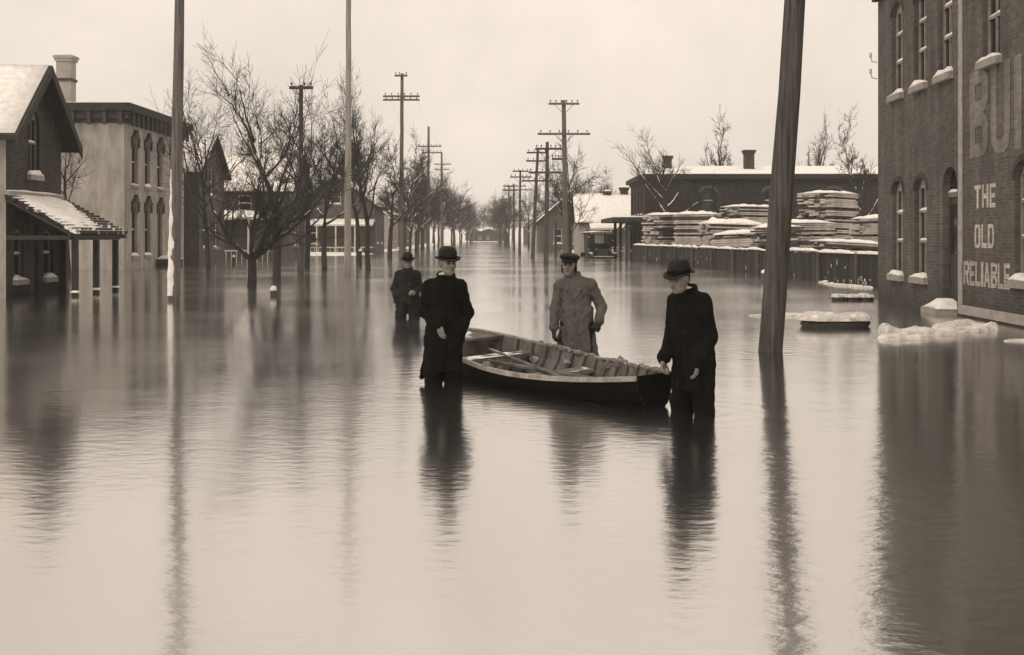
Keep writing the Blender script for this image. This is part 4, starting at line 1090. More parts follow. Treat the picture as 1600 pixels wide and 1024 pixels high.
# ------------------------------------------------------------------ floating snow and timber
def floe(label, cx, cy, rx, ry, h, seed, dark=0.0, rz=0.0, name='snow_floe'):
    t = thing(name, label, 'floating snow', (cx, cy, 0), rz, 'floating snow and timber')
    N = 44; rings = (1.0, 1.03, 1.0, .93, .82, .68, .5, .3, .1); zf = (0, .0, .45, .78, .88, .95, 1.0, 1.0, 1.0)
    m = MB()
    for ri, (r, z) in enumerate(zip(rings, zf)):
        for k in range(N):
            q = 2 * pi * k / N
            w = 1 + .25 * noise.noise(Vector((cos(q) * 1.4, sin(q) * 1.4, seed))) + .14 * noise.noise(Vector((cos(q) * 4, sin(q) * 4, seed + 2))) + .05 * noise.noise(Vector((cos(q) * 12, sin(q) * 12, seed + 2)))
            sx = abs(cos(q)) ** .8 * (1 if cos(q) > 0 else -1); sy = abs(sin(q)) ** .8 * (1 if sin(q) > 0 else -1)
            px_, py_ = sx * rx * r * w, sy * ry * r * w
            hh = h * (1 + .7 * noise.noise(Vector((px_ * 3.2, py_ * 3.2, seed + 5))) + .3 * noise.noise(Vector((px_ * 11, py_ * 11, seed + 8))))
            m.v.append((px_, py_, dark + (z * hh if ri else -.06 * (dark == 0) - .01)))
    for i in range(len(rings) - 1):
        for k in range(N):
            a, b = i * N + k, i * N + (k + 1) % N; m.f.append((a, b, b + N, a + N))
    m.f.append(tuple((len(rings) - 1) * N + k for k in range(N)))
    m.build('snow', 'ice_snow', t, False, world=False)
    if dark:
        MB().lathe([(.9, -.2), (.93, 0), (.96, dark * .5), (.92, dark)], 26, rx, ry, lambda x, y, z: (x * (1 + .1 * noise.noise(Vector((x * 4, y * 4, z * 9 + seed)))), y * (1 + .1 * noise.noise(Vector((x * 4, y * 4, seed)))), z)).build('base', 'ice', t, True, world=False)
    return t
floe('long flat snowy plank floating behind the leaning pole', X(1270, 23.8), 23.8, 1.15, .14, .05, 1.0, name='snowy_plank')
floe('thick raft of dark ice topped with snow right of the leaning pole', X(1310, 20.8), 21.0, .62, .42, .1, 2.0, .12, name='snowy_raft')
floe('low snow lump at the left end of the floating heap', X(1408, 18.4), 18.4, .36, .18, .07, 3.0)
floe('rounded snow lump at the back of the floating heap', X(1392, 19.4), 19.4, .2, .16, .13, 4.0)
floe('wide snow lump in the middle of the floating heap', X(1455, 19.3), 19.3, .58, .24, .09, 5.0)
floe('raised snow lump at the right of the floating heap', X(1500, 19.9), 19.9, .46, .2, .12, 6.0)
floe('smooth long snow lump at the right end of the floating heap', X(1518, 20.3), 20.3, .42, .2, .13, 7.0, .0, -.3)
floe('thin scrap of snow floating in front of the sign building', X(1590, 18.0), 18.0, .2, .08, .03, 8.0)
for i, px in enumerate((1312, 1333, 1353)):
    floe(('left', 'middle', 'right')[i] + ' one of three snow-capped blocks by the fence', X(px, 29.5), 29.5, .2, .17, .07, 9.0 + i, .09, name='snowy_block')

for i, (px, y, a, b_) in enumerate(((1296, 39.5, .16, .1), (1309, 38.6, .22, .12), (1324, 38.0, .3, .14), (1338, 37.2, .2, .1), (1349, 36.6, .26, .12), (1286, 41.0, .14, .08))):
    floe(('fifth', 'fourth', 'third', 'second', 'first', 'sixth')[i] + ' scrap of broken snow along the fence foot from the brick corner', X(px, y), y, a, b_, .06, 20.0 + i)
# ------------------------------------------------------------------ stranded car
def car():
    Y = 89.0; x = X(935, Y)
    t = thing('old_motor_car', 'black early motor car with snowy canopy roof stranded in the water', 'car', (x, Y, 0), radians(7))
    def b(name, mat, *boxes, sm=False):
        m = MB()
        for q in boxes: m.box(*q)
        return m.build(name, mat, t, sm, world=False)
    b('body', 'car', (-.78, .78, -.9, 1.5, .02, .72)); b('seat_back', 'car', (-.7, .7, .35, .5, .72, 1.05))
    b('hood', 'car', (-.4, .4, -1.75, -.9, .02, .62)); b('radiator', 'frame_dark', (-.38, .38, -1.82, -1.751, .0, .66))
    for s in (-1, 1):
        b('roof_post', 'car', (s * .76 - .05, s * .76 + .05, -.88, -.78, .72, 1.74)); b('roof_post', 'car', (s * .76 - .05, s * .76 + .05, 1.36, 1.46, .72, 1.74))
        b('front_curtain', 'car', (min(s * .44, s * .80), max(s * .44, s * .80), -.93, -.905, .66, 1.73))
        b('side_curtain', 'car', (s * .8 - .012, s * .8 + .012, -.1, 1.35, .725, 1.73))
        f = MB()
        pts = [(s * .86, -2.15 + .0, .05), (s * .86, -1.9, .3), (s * .86, -1.5, .36), (s * .86, -1.1, .12), (s * .86, 1.0, .1), (s * .86, 1.35, .36), (s * .86, 1.75, .3), (s * .86, 1.95, .05)]
        P = [];
        for p in pts: P += [(p[0] - .13, p[1], p[2]), (p[0] + .13, p[1], p[2])]
        K = len(P); P += [(a, q, z + .03) for a, q, z in P]
        fs = []
        for i in range(len(pts) - 1):
            a = 2 * i; fs += [(a, a + 2, a + 3, a + 1), (K + a, K + a + 1, K + a + 3, K + a + 2), (a, K + a, K + a + 2, a + 2), (a + 1, a + 3, K + a + 3, K + a + 1)]
        fn = f.add(P, fs).build('fender', 'car', t, False, world=False)
        MB().snow([(s * .86 - .12, -1.9, .335), (s * .86 + .12, -1.9, .335), (s * .86 + .12, -1.5, .395), (s * .86 - .12, -1.5, .395)], .05, 4, 6, s).build('snow', 'snow', fn, True, world=False)
        for wy in (-1.5, 1.4):
            w = MB()
            for k in range(16):
                q = 2 * pi * k / 16
                w.v += [(s * .72 - .05, wy + cos(q) * .38, -.05 + sin(q) * .38), (s * .72 + .05, wy + cos(q) * .38, -.05 + sin(q) * .38), (s * .72 + .05, wy + cos(q) * .3, -.05 + sin(q) * .3), (s * .72 - .05, wy + cos(q) * .3, -.05 + sin(q) * .3)]
            for k in range(16):
                for j in range(4):
                    a, c = k * 4, ((k + 1) % 16) * 4; w.f.append((a + j, a + (j + 1) % 4, c + (j + 1) % 4, c + j))
            wo = w.build('wheel', 'car', t, True, world=False)
            sp = MB()
            for k in range(8):
                q = 2 * pi * k / 8; sp.tube([(s * .72, wy, -.05), (s * .72, wy + cos(q) * .31, -.05 + sin(q) * .31)], [.02, .015], 5)
            sp.build('spokes', 'frame_dark', wo, False, world=False)
        MB().lathe([(.02, -.06), (.09, -.04), (.1, .03), (.06, .07)], 10).build('headlight', 'frame', t, True, world=False).matrix_basis = Matrix.Translation((s * .5, -1.8, .62)) @ Matrix.Rotation(pi / 2, 4, 'X')
    fr = b('windscreen', 'car', (-.78, .78, -.86, -.82, 1.68, 1.74), (-.78, .78, -.86, -.82, .72, .78))
    r = MB()
    P = []; n = 9
    for i in range(n):
        a = -0.95 + 1.9 * i / (n - 1); z = 1.74 + .13 * (1 - (a / .95) ** 2)
        P += [(a, -1.05, z), (a, 1.65, z), (a, -1.05, z + .05), (a, 1.65, z + .05)]
    for i in range(n - 1):
        k = 4 * i; r.f += [(k, k + 1, k + 5, k + 4), (k + 2, k + 6, k + 7, k + 3), (k, k + 4, k + 6, k + 2), (k + 1, k + 3, k + 7, k + 5)]
    r.v = P; ro = r.build('canopy_roof', 'car', t, False, world=False)
    MB().snow([(-.95, -1.05, 1.86), (.95, -1.05, 1.86), (.95, 1.65, 1.86), (-.95, 1.65, 1.86)], .09, 8, 8, 1).build('snow', 'snow', ro, True, world=False)
    MB().lathe([(.17, -.012), (.19, 0), (.17, .012)], 16).build('steering_wheel', 'frame_dark', t, True, world=False).matrix_basis = Matrix.Translation((-.3, -.35, .98)) @ Matrix.Rotation(.6, 4, 'X')
    a = MB().box(-.95, .95, -2.0, -1.9, .1, .16).build('bumper_bar', 'trim', t, False, world=False)
car()

# ------------------------------------------------------------------ rowing boat
def rowing_boat():
    bow = Vector((-0.60, 14.65, 0)); stern = Vector((1.31, 11.05, 0))
    ax = (stern - bow); L = ax.length; ax.normalize()
    t = thing('rowing_boat', 'dark wooden rowing boat held by three men in the flood water', 'boat', bow, math.atan2(ax.y, ax.x))
    t.matrix_basis = t.matrix_basis @ Matrix.Rotation(radians(3.5), 4, 'X')
    # local frame: x from bow to stern, y to the far side (left of travel), z up
    S = 26
    def half(f):  # half beam at gunwale
        return 0.62 * (sin(pi * min(1, (f * 0.985 + 0.015)) ** 0.8 * 0.94) ** 0.7)
    def sheer(f): return 0.155 + 0.27 * (1 - f) ** 2.8 + 0.13 * f ** 3.0
    def keel(f): return -0.17 + 0.42 * max(0, (0.10 - f) / 0.10) ** 1.8 + 0.12 * f ** 3
    prof = [(0.0, 0.0), (.35, .07), (.62, .2), (.80, .4), (.92, .66), (1.0, 1.0)]   # (beam fraction, height fraction) keel to gunwale
    hull = MB(); inner = MB()
    K = len(prof)
    def P(f, j, off=0.0):
        b, h = prof[abs(j)]; s = 1 if j >= 0 else -1
        hb = max(half(f) - off, 0.004); z0 = keel(f) + off; z1 = sheer(f)
        return (f * L, s * hb * b, z0 + (z1 - z0) * h)
    def strakes(m, off, flip):
        # each strake laps the one below: real steps along the side
        for s in (1, -1):
            for j in range(K - 1):
                k = len(m.v)
                for i in range(S + 1):
                    f = (i / S)
                    a = Vector(P(f, s * j if j else 0, off)); c = Vector(P(f, s * (j + 1), off))
                    if j == 0: a = Vector((a.x, 0, a.z))
                    lap = 0.012 if off == 0 else 0.0
                    m.v.append((a.x, a.y + s * lap * (j > 0), a.z)); m.v.append((c.x, c.y, c.z + (0.0)))
                for i in range(S):
                    q = (k + 2 * i, k + 2 * i + 2, k + 2 * i + 3, k + 2 * i + 1)
                    m.f.append(q if (s < 0) != flip else tuple(reversed(q)))
    strakes(hull, 0.0, False); strakes(inner, 0.022, True)
    # transom
    for m, off, fl in ((hull, 0, False), (inner, .022, True)):
        f = 1.0 if off == 0 else 1 - .025 / L
        pts = [P(f, -j, off) for j in range(K - 1, 0, -1)] + [P(f, 0, off)] + [P(f, j, off) for j in range(1, K)]
        m.add(pts, [tuple(range(len(pts))) if not fl else tuple(reversed(range(len(pts))))])
    hull.build('hull', 'hull', t, False, world=False); inner.build('inner_planking', 'boat_in', t, False, world=False)
    for s in (1, -1):
        pts = []; g = MB(); k0 = 0
        for i in range(S + 1):
            f = i / S; x, y, z = P(f, s * (K - 1))
            w = .02; g.v += [(x, y + s * .014, z - .025), (x, y + s * .014, z + .02), (x, y - s * w, z + .02), (x, y - s * w, z - .025)]
        for i in range(S):
            for j in range(4):
                a = i * 4 + j; b = i * 4 + (j + 1) % 4; q = (a, b, b + 4, a + 4); g.f.append(q if s < 0 else tuple(reversed(q)))
        g.f += [(0, 1, 2, 3), (S * 4 + 3, S * 4 + 2, S * 4 + 1, S * 4)]
        g.build('gunwale', 'gunwale', t, False, world=False)
        # ribs
        for i in range(15):
            f = .10 + .86 * i / 14
            m = MB(); pp = [Vector(P(f, s * j, .026)) for j in range(0, K)]
            m.tube([p for p in pp], [.02] * K, 6); m.build('rib', 'frame_dark', t, False, world=False)
        # riser
        m = MB(); m.tube([Vector(P(i / 12, s * 3, .03)) for i in range(1, 12)], [.018] * 11, 5); m.build('riser', 'boat_in', t, False, world=False)
    MB().box(L - .001, L + .03, -half(1) - .0, half(1), sheer(1) - .03, sheer(1) + .022).build('transom_cap', 'hull', t, False, world=False)
    MB().tube([(-.012, 0, sheer(0) + .06), (-.008, 0, .2), (.06, 0, .0), (.3, 0, -.17)], [.025, .025, .025, .02], 6).build('stem', 'hull', t, False, world=False)
    MB().add([(.03, 0, sheer(0) + .005), (.42, half(.1) - .03, sheer(.1) + .0), (.42, -half(.1) + .03, sheer(.1)), (.03, 0, sheer(0) - .02), (.42, half(.1) - .03, sheer(.1) - .025), (.42, -half(.1) + .03, sheer(.1) - .025)],
             [(0, 2, 1), (3, 4, 5), (1, 2, 5, 4), (0, 1, 4, 3), (2, 0, 3, 5)]).build('breasthook', 'boat_in', t, False, world=False)
    MB().box(.25, L - .08, -.26, .26, keel(.5) + .05, keel(.5) + .075).build('floor_boards', 'boat_in', t, False, world=False)
    for f in (.22, .52, .86):
        hb = half(f) * .86 - .04
        MB().box(f * L - .13, f * L + .13, -hb, hb, sheer(f) - .125, sheer(f) - .09).build('thwart', 'boat_in', t, False, world=False)
    # rope fender along the far gunwale, lumpy with ice, and wads of wet rope
    def lumpy(name, path, rads, seed, n=9):
        m = MB(); pts = [Vector(p) for p in path]; m.tube(pts, rads, n)
        m.v = [tuple(Vector(q) + Vector((noise.noise(Vector(q) * 14 + Vector((seed, 0, 0))), noise.noise(Vector(q) * 14 + Vector((0, seed, 3))), 1.2 * noise.noise(Vector(q) * 16 + Vector((5, 0, seed))))) * .03) for q in m.v]
        return m.build(name, 'rope', t, True, world=False)
    R = random.Random(3)
    far = [(Vector(P(.24 + .72 * i / 60, K - 1)) + Vector((0, -.01, .012))) for i in range(61)]
    lumpy('rope_fender', far, [.014 + .022 * max(0, noise.noise(Vector((i * .23, 1, 1)))) + .008 * R.random() for i in range(61)], 1.0)
    def wad(f, s, r, dz=0.0, sx=1.6, name='rope_wad'):
        x, y, z = P(f, K - 1); c = Vector((x, y * s, z + dz))
        lumpy(name, [c + Vector((r * sx * (k / 8 - .5) * 2, R.uniform(-.1, .1) * r, 0)) for k in range(9)], [r * max(.15, sin(pi * (k + .4) / 8.8)) for k in range(9)], f * 9, 12)
    wad(.66, 1, .06, .01); wad(.36, 1, .045); wad(.60, .92, .035, -.03, 2.4); wad(.19, -.93, .04, .02); wad(.45, -.95, .045, .02); wad(.3, .55, .035, -.12, 3); wad(.42, .75, .03, -.08, 3.5)
    # two oars lying across the thwarts
    for (x0, y0, z0, x1, y1, z1) in ((.5, .12, .22, 3.0, -.12, .1), (.8, -.2, .17, 3.1, .2, .1)):
        m = MB().tube([(x0, y0, z0), (x1, y1, z1)], [.024, .02], 8)
        m.tube([(x1 - .05, y1, z1), (x1 + .1, y1 + .01, z1), (x1 + .5, y1 + .02, z1), (x1 + .55, y1 + .02, z1)], [.02, .05, .06, .03], 8)
        oar = m.build('oar', 'boat_in', t, True, world=False)
rowing_boat()

# ------------------------------------------------------------------ people: bodies and clothes grown as smooth solid surfaces
class Field:
    def __init__(s, lo, hi, h):
        s.h = h; s.lo = np.array(lo, np.float32)
        n = np.ceil((np.array(hi) - np.array(lo)) / h).astype(int) + 1
        s.n = n; s.f = np.full(tuple(n), 5.0, np.float32)
        s.ax = [s.lo[i] + h * np.arange(n[i], dtype=np.float32) for i in range(3)]
    def _sl(s, lo, hi):
        a = [max(0, int((lo[i] - s.lo[i]) / s.h)) for i in range(3)]
        b = [min(int(s.n[i]), int((hi[i] - s.lo[i]) / s.h) + 2) for i in range(3)]
        if any(b[i] <= a[i] for i in range(3)): return None, None
        sl = tuple(slice(a[i], b[i]) for i in range(3))
        g = (s.ax[0][sl[0]][:, None, None], s.ax[1][sl[1]][None, :, None], s.ax[2][sl[2]][None, None, :])
        return sl, g
    def _mix(s, sl, d, k, sub):
        a = s.f[sl]
        if sub:
            d = -d
            h = np.maximum(k - np.abs(a - d), 0) / k; s.f[sl] = np.maximum(a, d) + h * h * k * .25
        else:
            h = np.maximum(k - np.abs(a - d), 0) / k; s.f[sl] = np.minimum(a, d) - h * h * k * .25
    def rc(s, a, b, ra, rb, k=.03, sub=False):
        a = np.array(a, float); b = np.array(b, float); m = max(ra, rb) + k + 3 * s.h
        sl, g = s._sl(np.minimum(a, b) - m, np.maximum(a, b) + m)
        if sl is None: return
        ab = b - a; L2 = max(float(ab @ ab), 1e-9)
        p = [g[i] - a[i] for i in range(3)]
        t = np.clip((p[0] * ab[0] + p[1] * ab[1] + p[2] * ab[2]) / L2, 0, 1)
        d = np.sqrt((p[0] - ab[0] * t) ** 2 + (p[1] - ab[1] * t) ** 2 + (p[2] - ab[2] * t) ** 2) - (ra + (rb - ra) * t)
        s._mix(sl, d, k, sub)
    def el(s, c, r, k=.03, R=None, sub=False):
        m = max(r) + k + 3 * s.h
        sl, g = s._sl([c[i] - m for i in range(3)], [c[i] + m for i in range(3)])
        if sl is None: return
        p = [g[i] - c[i] for i in range(3)]
        if R is not None: p = [p[0] * R[0][j] + p[1] * R[1][j] + p[2] * R[2][j] for j in range(3)]
        k0 = np.sqrt((p[0] / r[0]) ** 2 + (p[1] / r[1]) ** 2 + (p[2] / r[2]) ** 2)
        k1 = np.sqrt((p[0] / r[0] ** 2) ** 2 + (p[1] / r[1] ** 2) ** 2 + (p[2] / r[2] ** 2) ** 2) + 1e-6
        s._mix(sl, k0 * (k0 - 1) / k1, k, sub)
    def skirt(s, z1, z0, c1, c0, r1, r0, folds=6, amp=.02, k=.05, ph=0.0, hollow=True, slit=0.0):
        """coat skirt: elliptical tube from waist z1 down to hem z0 with hanging folds"""
        m = max(r1[0], r0[0]) + .12
        cx, cy = (c0[0] + c1[0]) / 2, (c0[1] + c1[1]) / 2
        sl, g = s._sl([cx - m - .1, cy - m - .1, z0 - .05], [cx + m + .1, cy + m + .1, z1 + .05])
        if sl is None: return
        t = np.clip((z1 - g[2]) / (z1 - z0), 0, 1)
        X0 = g[0] - (c1[0] + (c0[0] - c1[0]) * t); Y0 = g[1] - (c1[1] + (c0[1] - c1[1]) * t)
        rx = r1[0] + (r0[0] - r1[0]) * t; ry = r1[1] + (r0[1] - r1[1]) * t
        th = np.arctan2(Y0, X0)
        fo = amp * t * (np.sin(folds * th + ph + 1.2 * np.sin(th * 2 + ph)) + .5 * np.sin((folds * 2 + 1) * th + 2 * ph + 3 * g[2]))
        q = np.sqrt((X0 / rx) ** 2 + (Y0 / ry) ** 2)
        d = (q - 1) * np.minimum(rx, ry) - fo
        hem = z0 + .012 * np.sin(3 * th + ph)
        d2 = np.maximum(d, np.maximum(hem - g[2], g[2] - z1))
        if hollow: d2 = np.maximum(d2, -np.maximum(d + .022, g[2] - (z0 + .12)))
        if slit: d2 = np.maximum(d2, -np.maximum(np.abs(X0 - slit * (1)) - .02 * t, np.maximum(Y0, g[2] - (z0 + .3))))
        s._mix(sl, d2, k, False)
    def wrinkle(s, amp, fr, seed, zlo=-9, zhi=9):
        R = np.random.RandomState(seed)
        x, y, z = s.ax[0][:, None, None], s.ax[1][None, :, None], s.ax[2][None, None, :]
        w = 0
        for i in range(4):
            v = R.normal(size=3) * np.array([1, 1, .8]); v *= fr * (1 + .5 * i) / np.linalg.norm(v); u = R.normal(size=3) * fr * .5
            w = w + np.sin(x * v[0] + y * v[1] + z * v[2] + R.rand() * 6 + 1.6 * np.sin(x * u[0] + y * u[1] + z * u[2])) / (1 + .4 * i)
        zz = np.clip((z - zlo) / .1, 0, 1) * np.clip((zhi - z) / .1, 0, 1)
        s.f += (amp * w * zz).astype(np.float32)
    def cut(s, axis, val, keep_above):
        g = s.ax[axis]; sh = [1, 1, 1]; sh[axis] = -1
        d = (val - g if keep_above else g - val).reshape(sh)
        s.f = np.maximum(s.f, d.astype(np.float32))
    def front(s, x, z):
        i = int((x - s.lo[0]) / s.h); k = int((z - s.lo[2]) / s.h)
        col = s.f[i, :, k]; ins = np.where(col < 0)[0]
        return float(s.ax[1][ins[0]]) if len(ins) else 0.0
    def mesh(s, name, mat):
        f = s.f; h = s.h
        f[0] = f[-1] = 1; f[:, 0] = f[:, -1] = 1; f[:, :, 0] = f[:, :, -1] = 1
        nx, ny, nz = f.shape; ins = f < 0
        acc = np.zeros((nx - 1, ny - 1, nz - 1, 3), np.float32); cnt = np.zeros((nx - 1, ny - 1, nz - 1), np.float32)
        for ax in range(3):
            o1, o2 = [a for a in range(3) if a != ax]
            for a in (0, 1):
                for b in (0, 1):
                    st = [0, 0, 0]; st[o1] = a; st[o2] = b
                    en = list(st); en[ax] = 1
                    s0 = tuple(slice(st[i], st[i] + f.shape[i] - 1) for i in range(3)); s1 = tuple(slice(en[i], en[i] + f.shape[i] - 1) for i in range(3))
                    F0, F1 = f[s0], f[s1]; cr = (F0 < 0) != (F1 < 0)
                    idx = np.nonzero(cr)
                    t = F0[idx] / (F0[idx] - F1[idx])
                    p = np.zeros((len(t), 3), np.float32); p[:, ax] = t; p[:, o1] = a; p[:, o2] = b
                    acc[idx] += p; cnt[idx] += 1
        act = cnt > 0; ids = -np.ones(act.shape, np.int64); ci = np.nonzero(act); ids[ci] = np.arange(len(ci[0]))
        V = (np.stack(ci, 1) + acc[ci] / cnt[ci][:, None]) * h + s.lo
        Q = []
        for ax in range(3):
            o1, o2 = (ax + 1) % 3, (ax + 2) % 3
            s0 = [slice(None)] * 3; s1 = [slice(None)] * 3
            s0[ax] = slice(0, -1); s1[ax] = slice(1, None)
            A, B = ins[tuple(s0)], ins[tuple(s1)]
            e = np.nonzero(A != B); E = np.stack(e, 1)
            ok = (E[:, o1] > 0) & (E[:, o2] > 0) & (E[:, o1] < f.shape[o1] - 1) & (E[:, o2] < f.shape[o2] - 1); E = E[ok]
            fl = A[tuple(E.T)]
            def cell(d1, d2):
                C = E.copy(); C[:, o1] -= d1; C[:, o2] -= d2; return ids[tuple(C.T)]
            q = np.stack([cell(1, 1), cell(0, 1), cell(0, 0), cell(1, 0)], 1)
            q[~fl] = q[~fl][:, ::-1]; Q.append(q)
        Q = np.concatenate(Q)
        me = bpy.data.meshes.new(name)
        me.vertices.add(len(V)); me.vertices.foreach_set('co', V.astype(np.float32).ravel())
        me.loops.add(len(Q) * 4); me.loops.foreach_set('vertex_index', Q.ravel().astype(np.int32))
        me.polygons.add(len(Q)); me.polygons.foreach_set('loop_start', np.arange(0, len(Q) * 4, 4, dtype=np.int32))
        me.polygons.foreach_set('use_smooth', np.ones(len(Q), bool))
        me.update(calc_edges=True); me.validate()
        me.materials.append(M[mat]); return me

def vec(p): return Vector(p)

def hand_prims(w, d, n, side, curl=(.35, .5, .4), grow=0.0):
    w = vec(w); d = vec(d).normalized(); n = vec(n); n = (n - d * n.dot(d)).normalized(); s = d.cross(n) * side
    out = []
    offs = (.03, .011, -.009, -.027); lens = (.072, .08, .074, .058)
    for o, L in zip(offs, lens):
        kn = w + d * (.092 - abs(o) * .25) + s * o
        out.append((w + s * o * .55 + d * .008, kn, .017 + grow, .0125 + grow, .014))
        p = kn; dd = d.copy(); a = 0
        for k, (fr, c) in enumerate(zip((.45, .31, .24), curl)):
            dd = (Matrix.Rotation(-c * side, 3, s) @ dd) if False else (dd * cos(c) + n * sin(c) * (1 if k == 0 else 1)).normalized() if k == 0 else (dd * cos(c) + (n - dd * n.dot(dd)).normalized() * sin(c)).normalized()
            q = p + dd * L * fr
            out.append((p, q, .0105 - .001 * k + grow, .0095 - .001 * k + grow, .004)); p = q
    b = w + d * .03 + s * .026; dd = (d * .62 + s * .62 + n * .35).normalized()
    out.append((w + d * .012 + s * .012, b, .016 + grow, .014 + grow, .012))
    q = b + dd * .045; out.append((b, q, .0135 + grow, .0115 + grow, .008))
    dd = (d * .85 + s * .2 + n * .4).normalized(); out.append((q, q + dd * .034, .0112 + grow, .009 + grow, .004))
    return out

def build_person(label, loc, ground, rz, P):
    t = thing('person', label, 'person', (loc[0], loc[1], ground), rz)
    sc_ = P.get('scale', 1.0)
    t.matrix_basis = t.matrix_basis @ Matrix.Scale(sc_, 4)
    HM = Matrix.Translation(P['head']) @ Matrix.Rotation(P.get('yaw', 0), 4, 'Z') @ Matrix.Rotation(P.get('pitch', 0), 4, 'X') @ Matrix.Rotation(P.get('roll', 0), 4, 'Y')
    HR = [list(r) for r in HM.to_3x3()]
    def hp(x, y, z): return tuple(HM @ Vector((x, y, z)))
    nb, ch, wa, pe = (vec(P[k]) for k in ('neck', 'chest', 'waist', 'pelvis'))
    ARM = P['arms']; LEG = P['legs']
    lo = [-.5, -.48, -.02]; hi = [.5, .4, 1.82]
    # ---- body
    B = Field(lo, hi, .0062)
    B.el(tuple(ch), (.155, .10, .19), .05); B.el(tuple(wa), (.14, .095, .17), .06); B.el(tuple(pe), (.155, .105, .12), .06)
    B.rc(ARM[0][0], ARM[1][0], .05, .05, .05); B.rc(nb, hp(0, .02, -.06), .054, .05, .03)
    for (sh, e, w, d, n, side, curl) in ARM:
        B.rc(sh, e, .05, .039, .03); B.rc(e, w, .038, .025, .02)
        for q in hand_prims(w, d, n, side, curl): B.rc(*q)
    for (hip, kn, an, toe) in LEG:
        B.rc(hip, kn, .078, .054, .04); B.rc(kn, an, .054, .036, .03); B.rc(an, toe, .04, .03, .02)
    for c, r, k in (((0, .012, .03), (.076, .097, .097), .03), ((0, -.02, -.03), (.06, .078, .09), .03), ((0, -.03, -.078), (.048, .056, .04), .03), ((0, -.075, -.1), (.02, .018, .017), .02),
                    ((.042, -.066, -.022), (.022, .02, .02), .025), ((-.042, -.066, -.022), (.022, .02, .02), .025)):
        B.el(hp(*c), r, k, HR)
    B.rc(hp(-.042, -.084, .027), hp(.042, -.084, .027), .011, .011, .015)
    for s in (-1, 1):
        B.el(hp(s * .032, -.106, .009), (.021, .026, .0125), .012, HR, True)
        B.el(hp(s * .079, .012, 0), (.011, .022, .033), .006, HR); B.el(hp(s * .012, -.104, -.027), (.010, .010, .008), .006, HR)
    B.rc(hp(0, -.09, .014), hp(0, -.117, -.022), .009, .0135, .012)
    B.rc(hp(-.02, -.092, -.056), hp(.02, -.092, -.056), .0065, .0065, .006); B.rc(hp(-.017, -.091, -.068), hp(.017, -.091, -.068), .0075, .0075, .006)
    B.rc(hp(-.026, -.104, -.0615), hp(.026, -.104, -.0615), .0045, .0045, .003, True)
    body = link('body', B.mesh('body', 'skin'), t)
    # hair, eyes, brows
    Hf = Field([P['head'][i] - .16 for i in range(3)], [P['head'][i] + .16 for i in range(3)], .006)
    Hf.el(hp(0, .042, .012), (.077, .078, .088), .02, HR)
    link('hair', Hf.mesh('hair', 'hair'), t)
    for s in (-1, 1):
        e = MB().lathe([(.001, -.0075), (.01, -.0055), (.016, 0), (.01, .0055), (.001, .0075)], 10, 1, .7)
        e.v = [tuple(HM @ (Vector(q) + Vector((s * .032, -.084, .008)))) for q in e.v]; e.build('eye', 'eye', t, True, world=False)
        MB().tube([hp(s * .016, -.097, .027), hp(s * .032, -.0975, .0315), hp(s * .05, -.086, .026)], [.006, .0075, .0045], 6).build('eyebrow', 'hair', t, True, world=False)
    MB().tube([hp(-.024, -.096, -.0615), hp(0, -.1005, -.0605), hp(.024, -.096, -.0615)], [.003, .0042, .003], 6).build('mouth', 'eye', t, True, world=False)
    # ---- coat
    c = P['coat']; g = c.get('g', 0.0)
    Cf = Field(lo, hi, .0072)
    Cf.el(tuple(ch), (.172 + g, .13 + g, .22), .06); Cf.el(tuple(wa), (.168 + g, .13 + g, .2), .07)
    Cf.rc(ARM[0][0], ARM[1][0], .06, .06, .05); Cf.rc(nb - vec((0, 0, .06)), nb, .085, .066, .05)
    for a_ in (ARM[0], ARM[1]): Cf.rc(nb - vec((0, -.01, .03)), vec(a_[0]), .05, .066, .05)
    for (sh, e, w, d, n, side, curl) in ARM:
        sw = vec(e).lerp(vec(w), c.get('cuff', .93))
        mid_ = vec(sh).lerp(vec(e), .4); Cf.rc(sh, mid_, .068 + g * .6, .064 + g * .5, .03); Cf.rc(mid_, e, .064 + g * .5, .058 + g * .5, .01); Cf.rc(e, sw, .058 + g * .5, .047 + g * .3, .02)
        Cf.rc(vec(e).lerp(vec(w), .78), sw, .054 + g * .3, .056 + g * .3, .006)
    Cf.skirt(wa.z + .04, c['hem'], (wa.x, wa.y), c.get('hemc', (pe.x, pe.y)), (.166 + g, .135 + g), c['hemr'], c.get('folds', 6), c.get('amp', .02), .05, c.get('ph', 0), True, c.get('slit', 0))
    for a, b, ra, rb, k in c.get('extra', ()): Cf.rc(a, b, ra, rb, k)
    # collar ring, lapels, front edge
    cr = []
    for i in range(17):
        q = -pi / 2 + .32 + (2 * pi - .64) * i / 16
        cr.append(nb + vec((cos(q) * .078, sin(q) * .074 + .008, .03 + .028 * sin(q))))
    for a, b in zip(cr, cr[1:]): Cf.rc(a, b, .02, .02, .012)
    fx = c.get('front', .015)
    for s in (-1, 1):
        Cf.rc(nb + vec((s * .035, -.07, -.01)), vec((ch.x + fx + s * .075, Cf.front(ch.x + s * .06, ch.z + .06) + .004, ch.z + .06)), .016, .024, .012)
        Cf.rc(vec((ch.x + fx + s * .075, Cf.front(ch.x + s * .06, ch.z + .06) + .004, ch.z + .06)), vec((ch.x + fx, Cf.front(ch.x, ch.z - .06) + .012, ch.z - .06)), .018, .012, .012)
    Cf.wrinkle(c.get('wr', .0035), 26, c.get('seed', 1)); Cf.wrinkle(.002, 60, c.get('seed', 1) + 7, c['hem'])
    if c.get('open', 0):
        pass
    zz = ch.z - .08
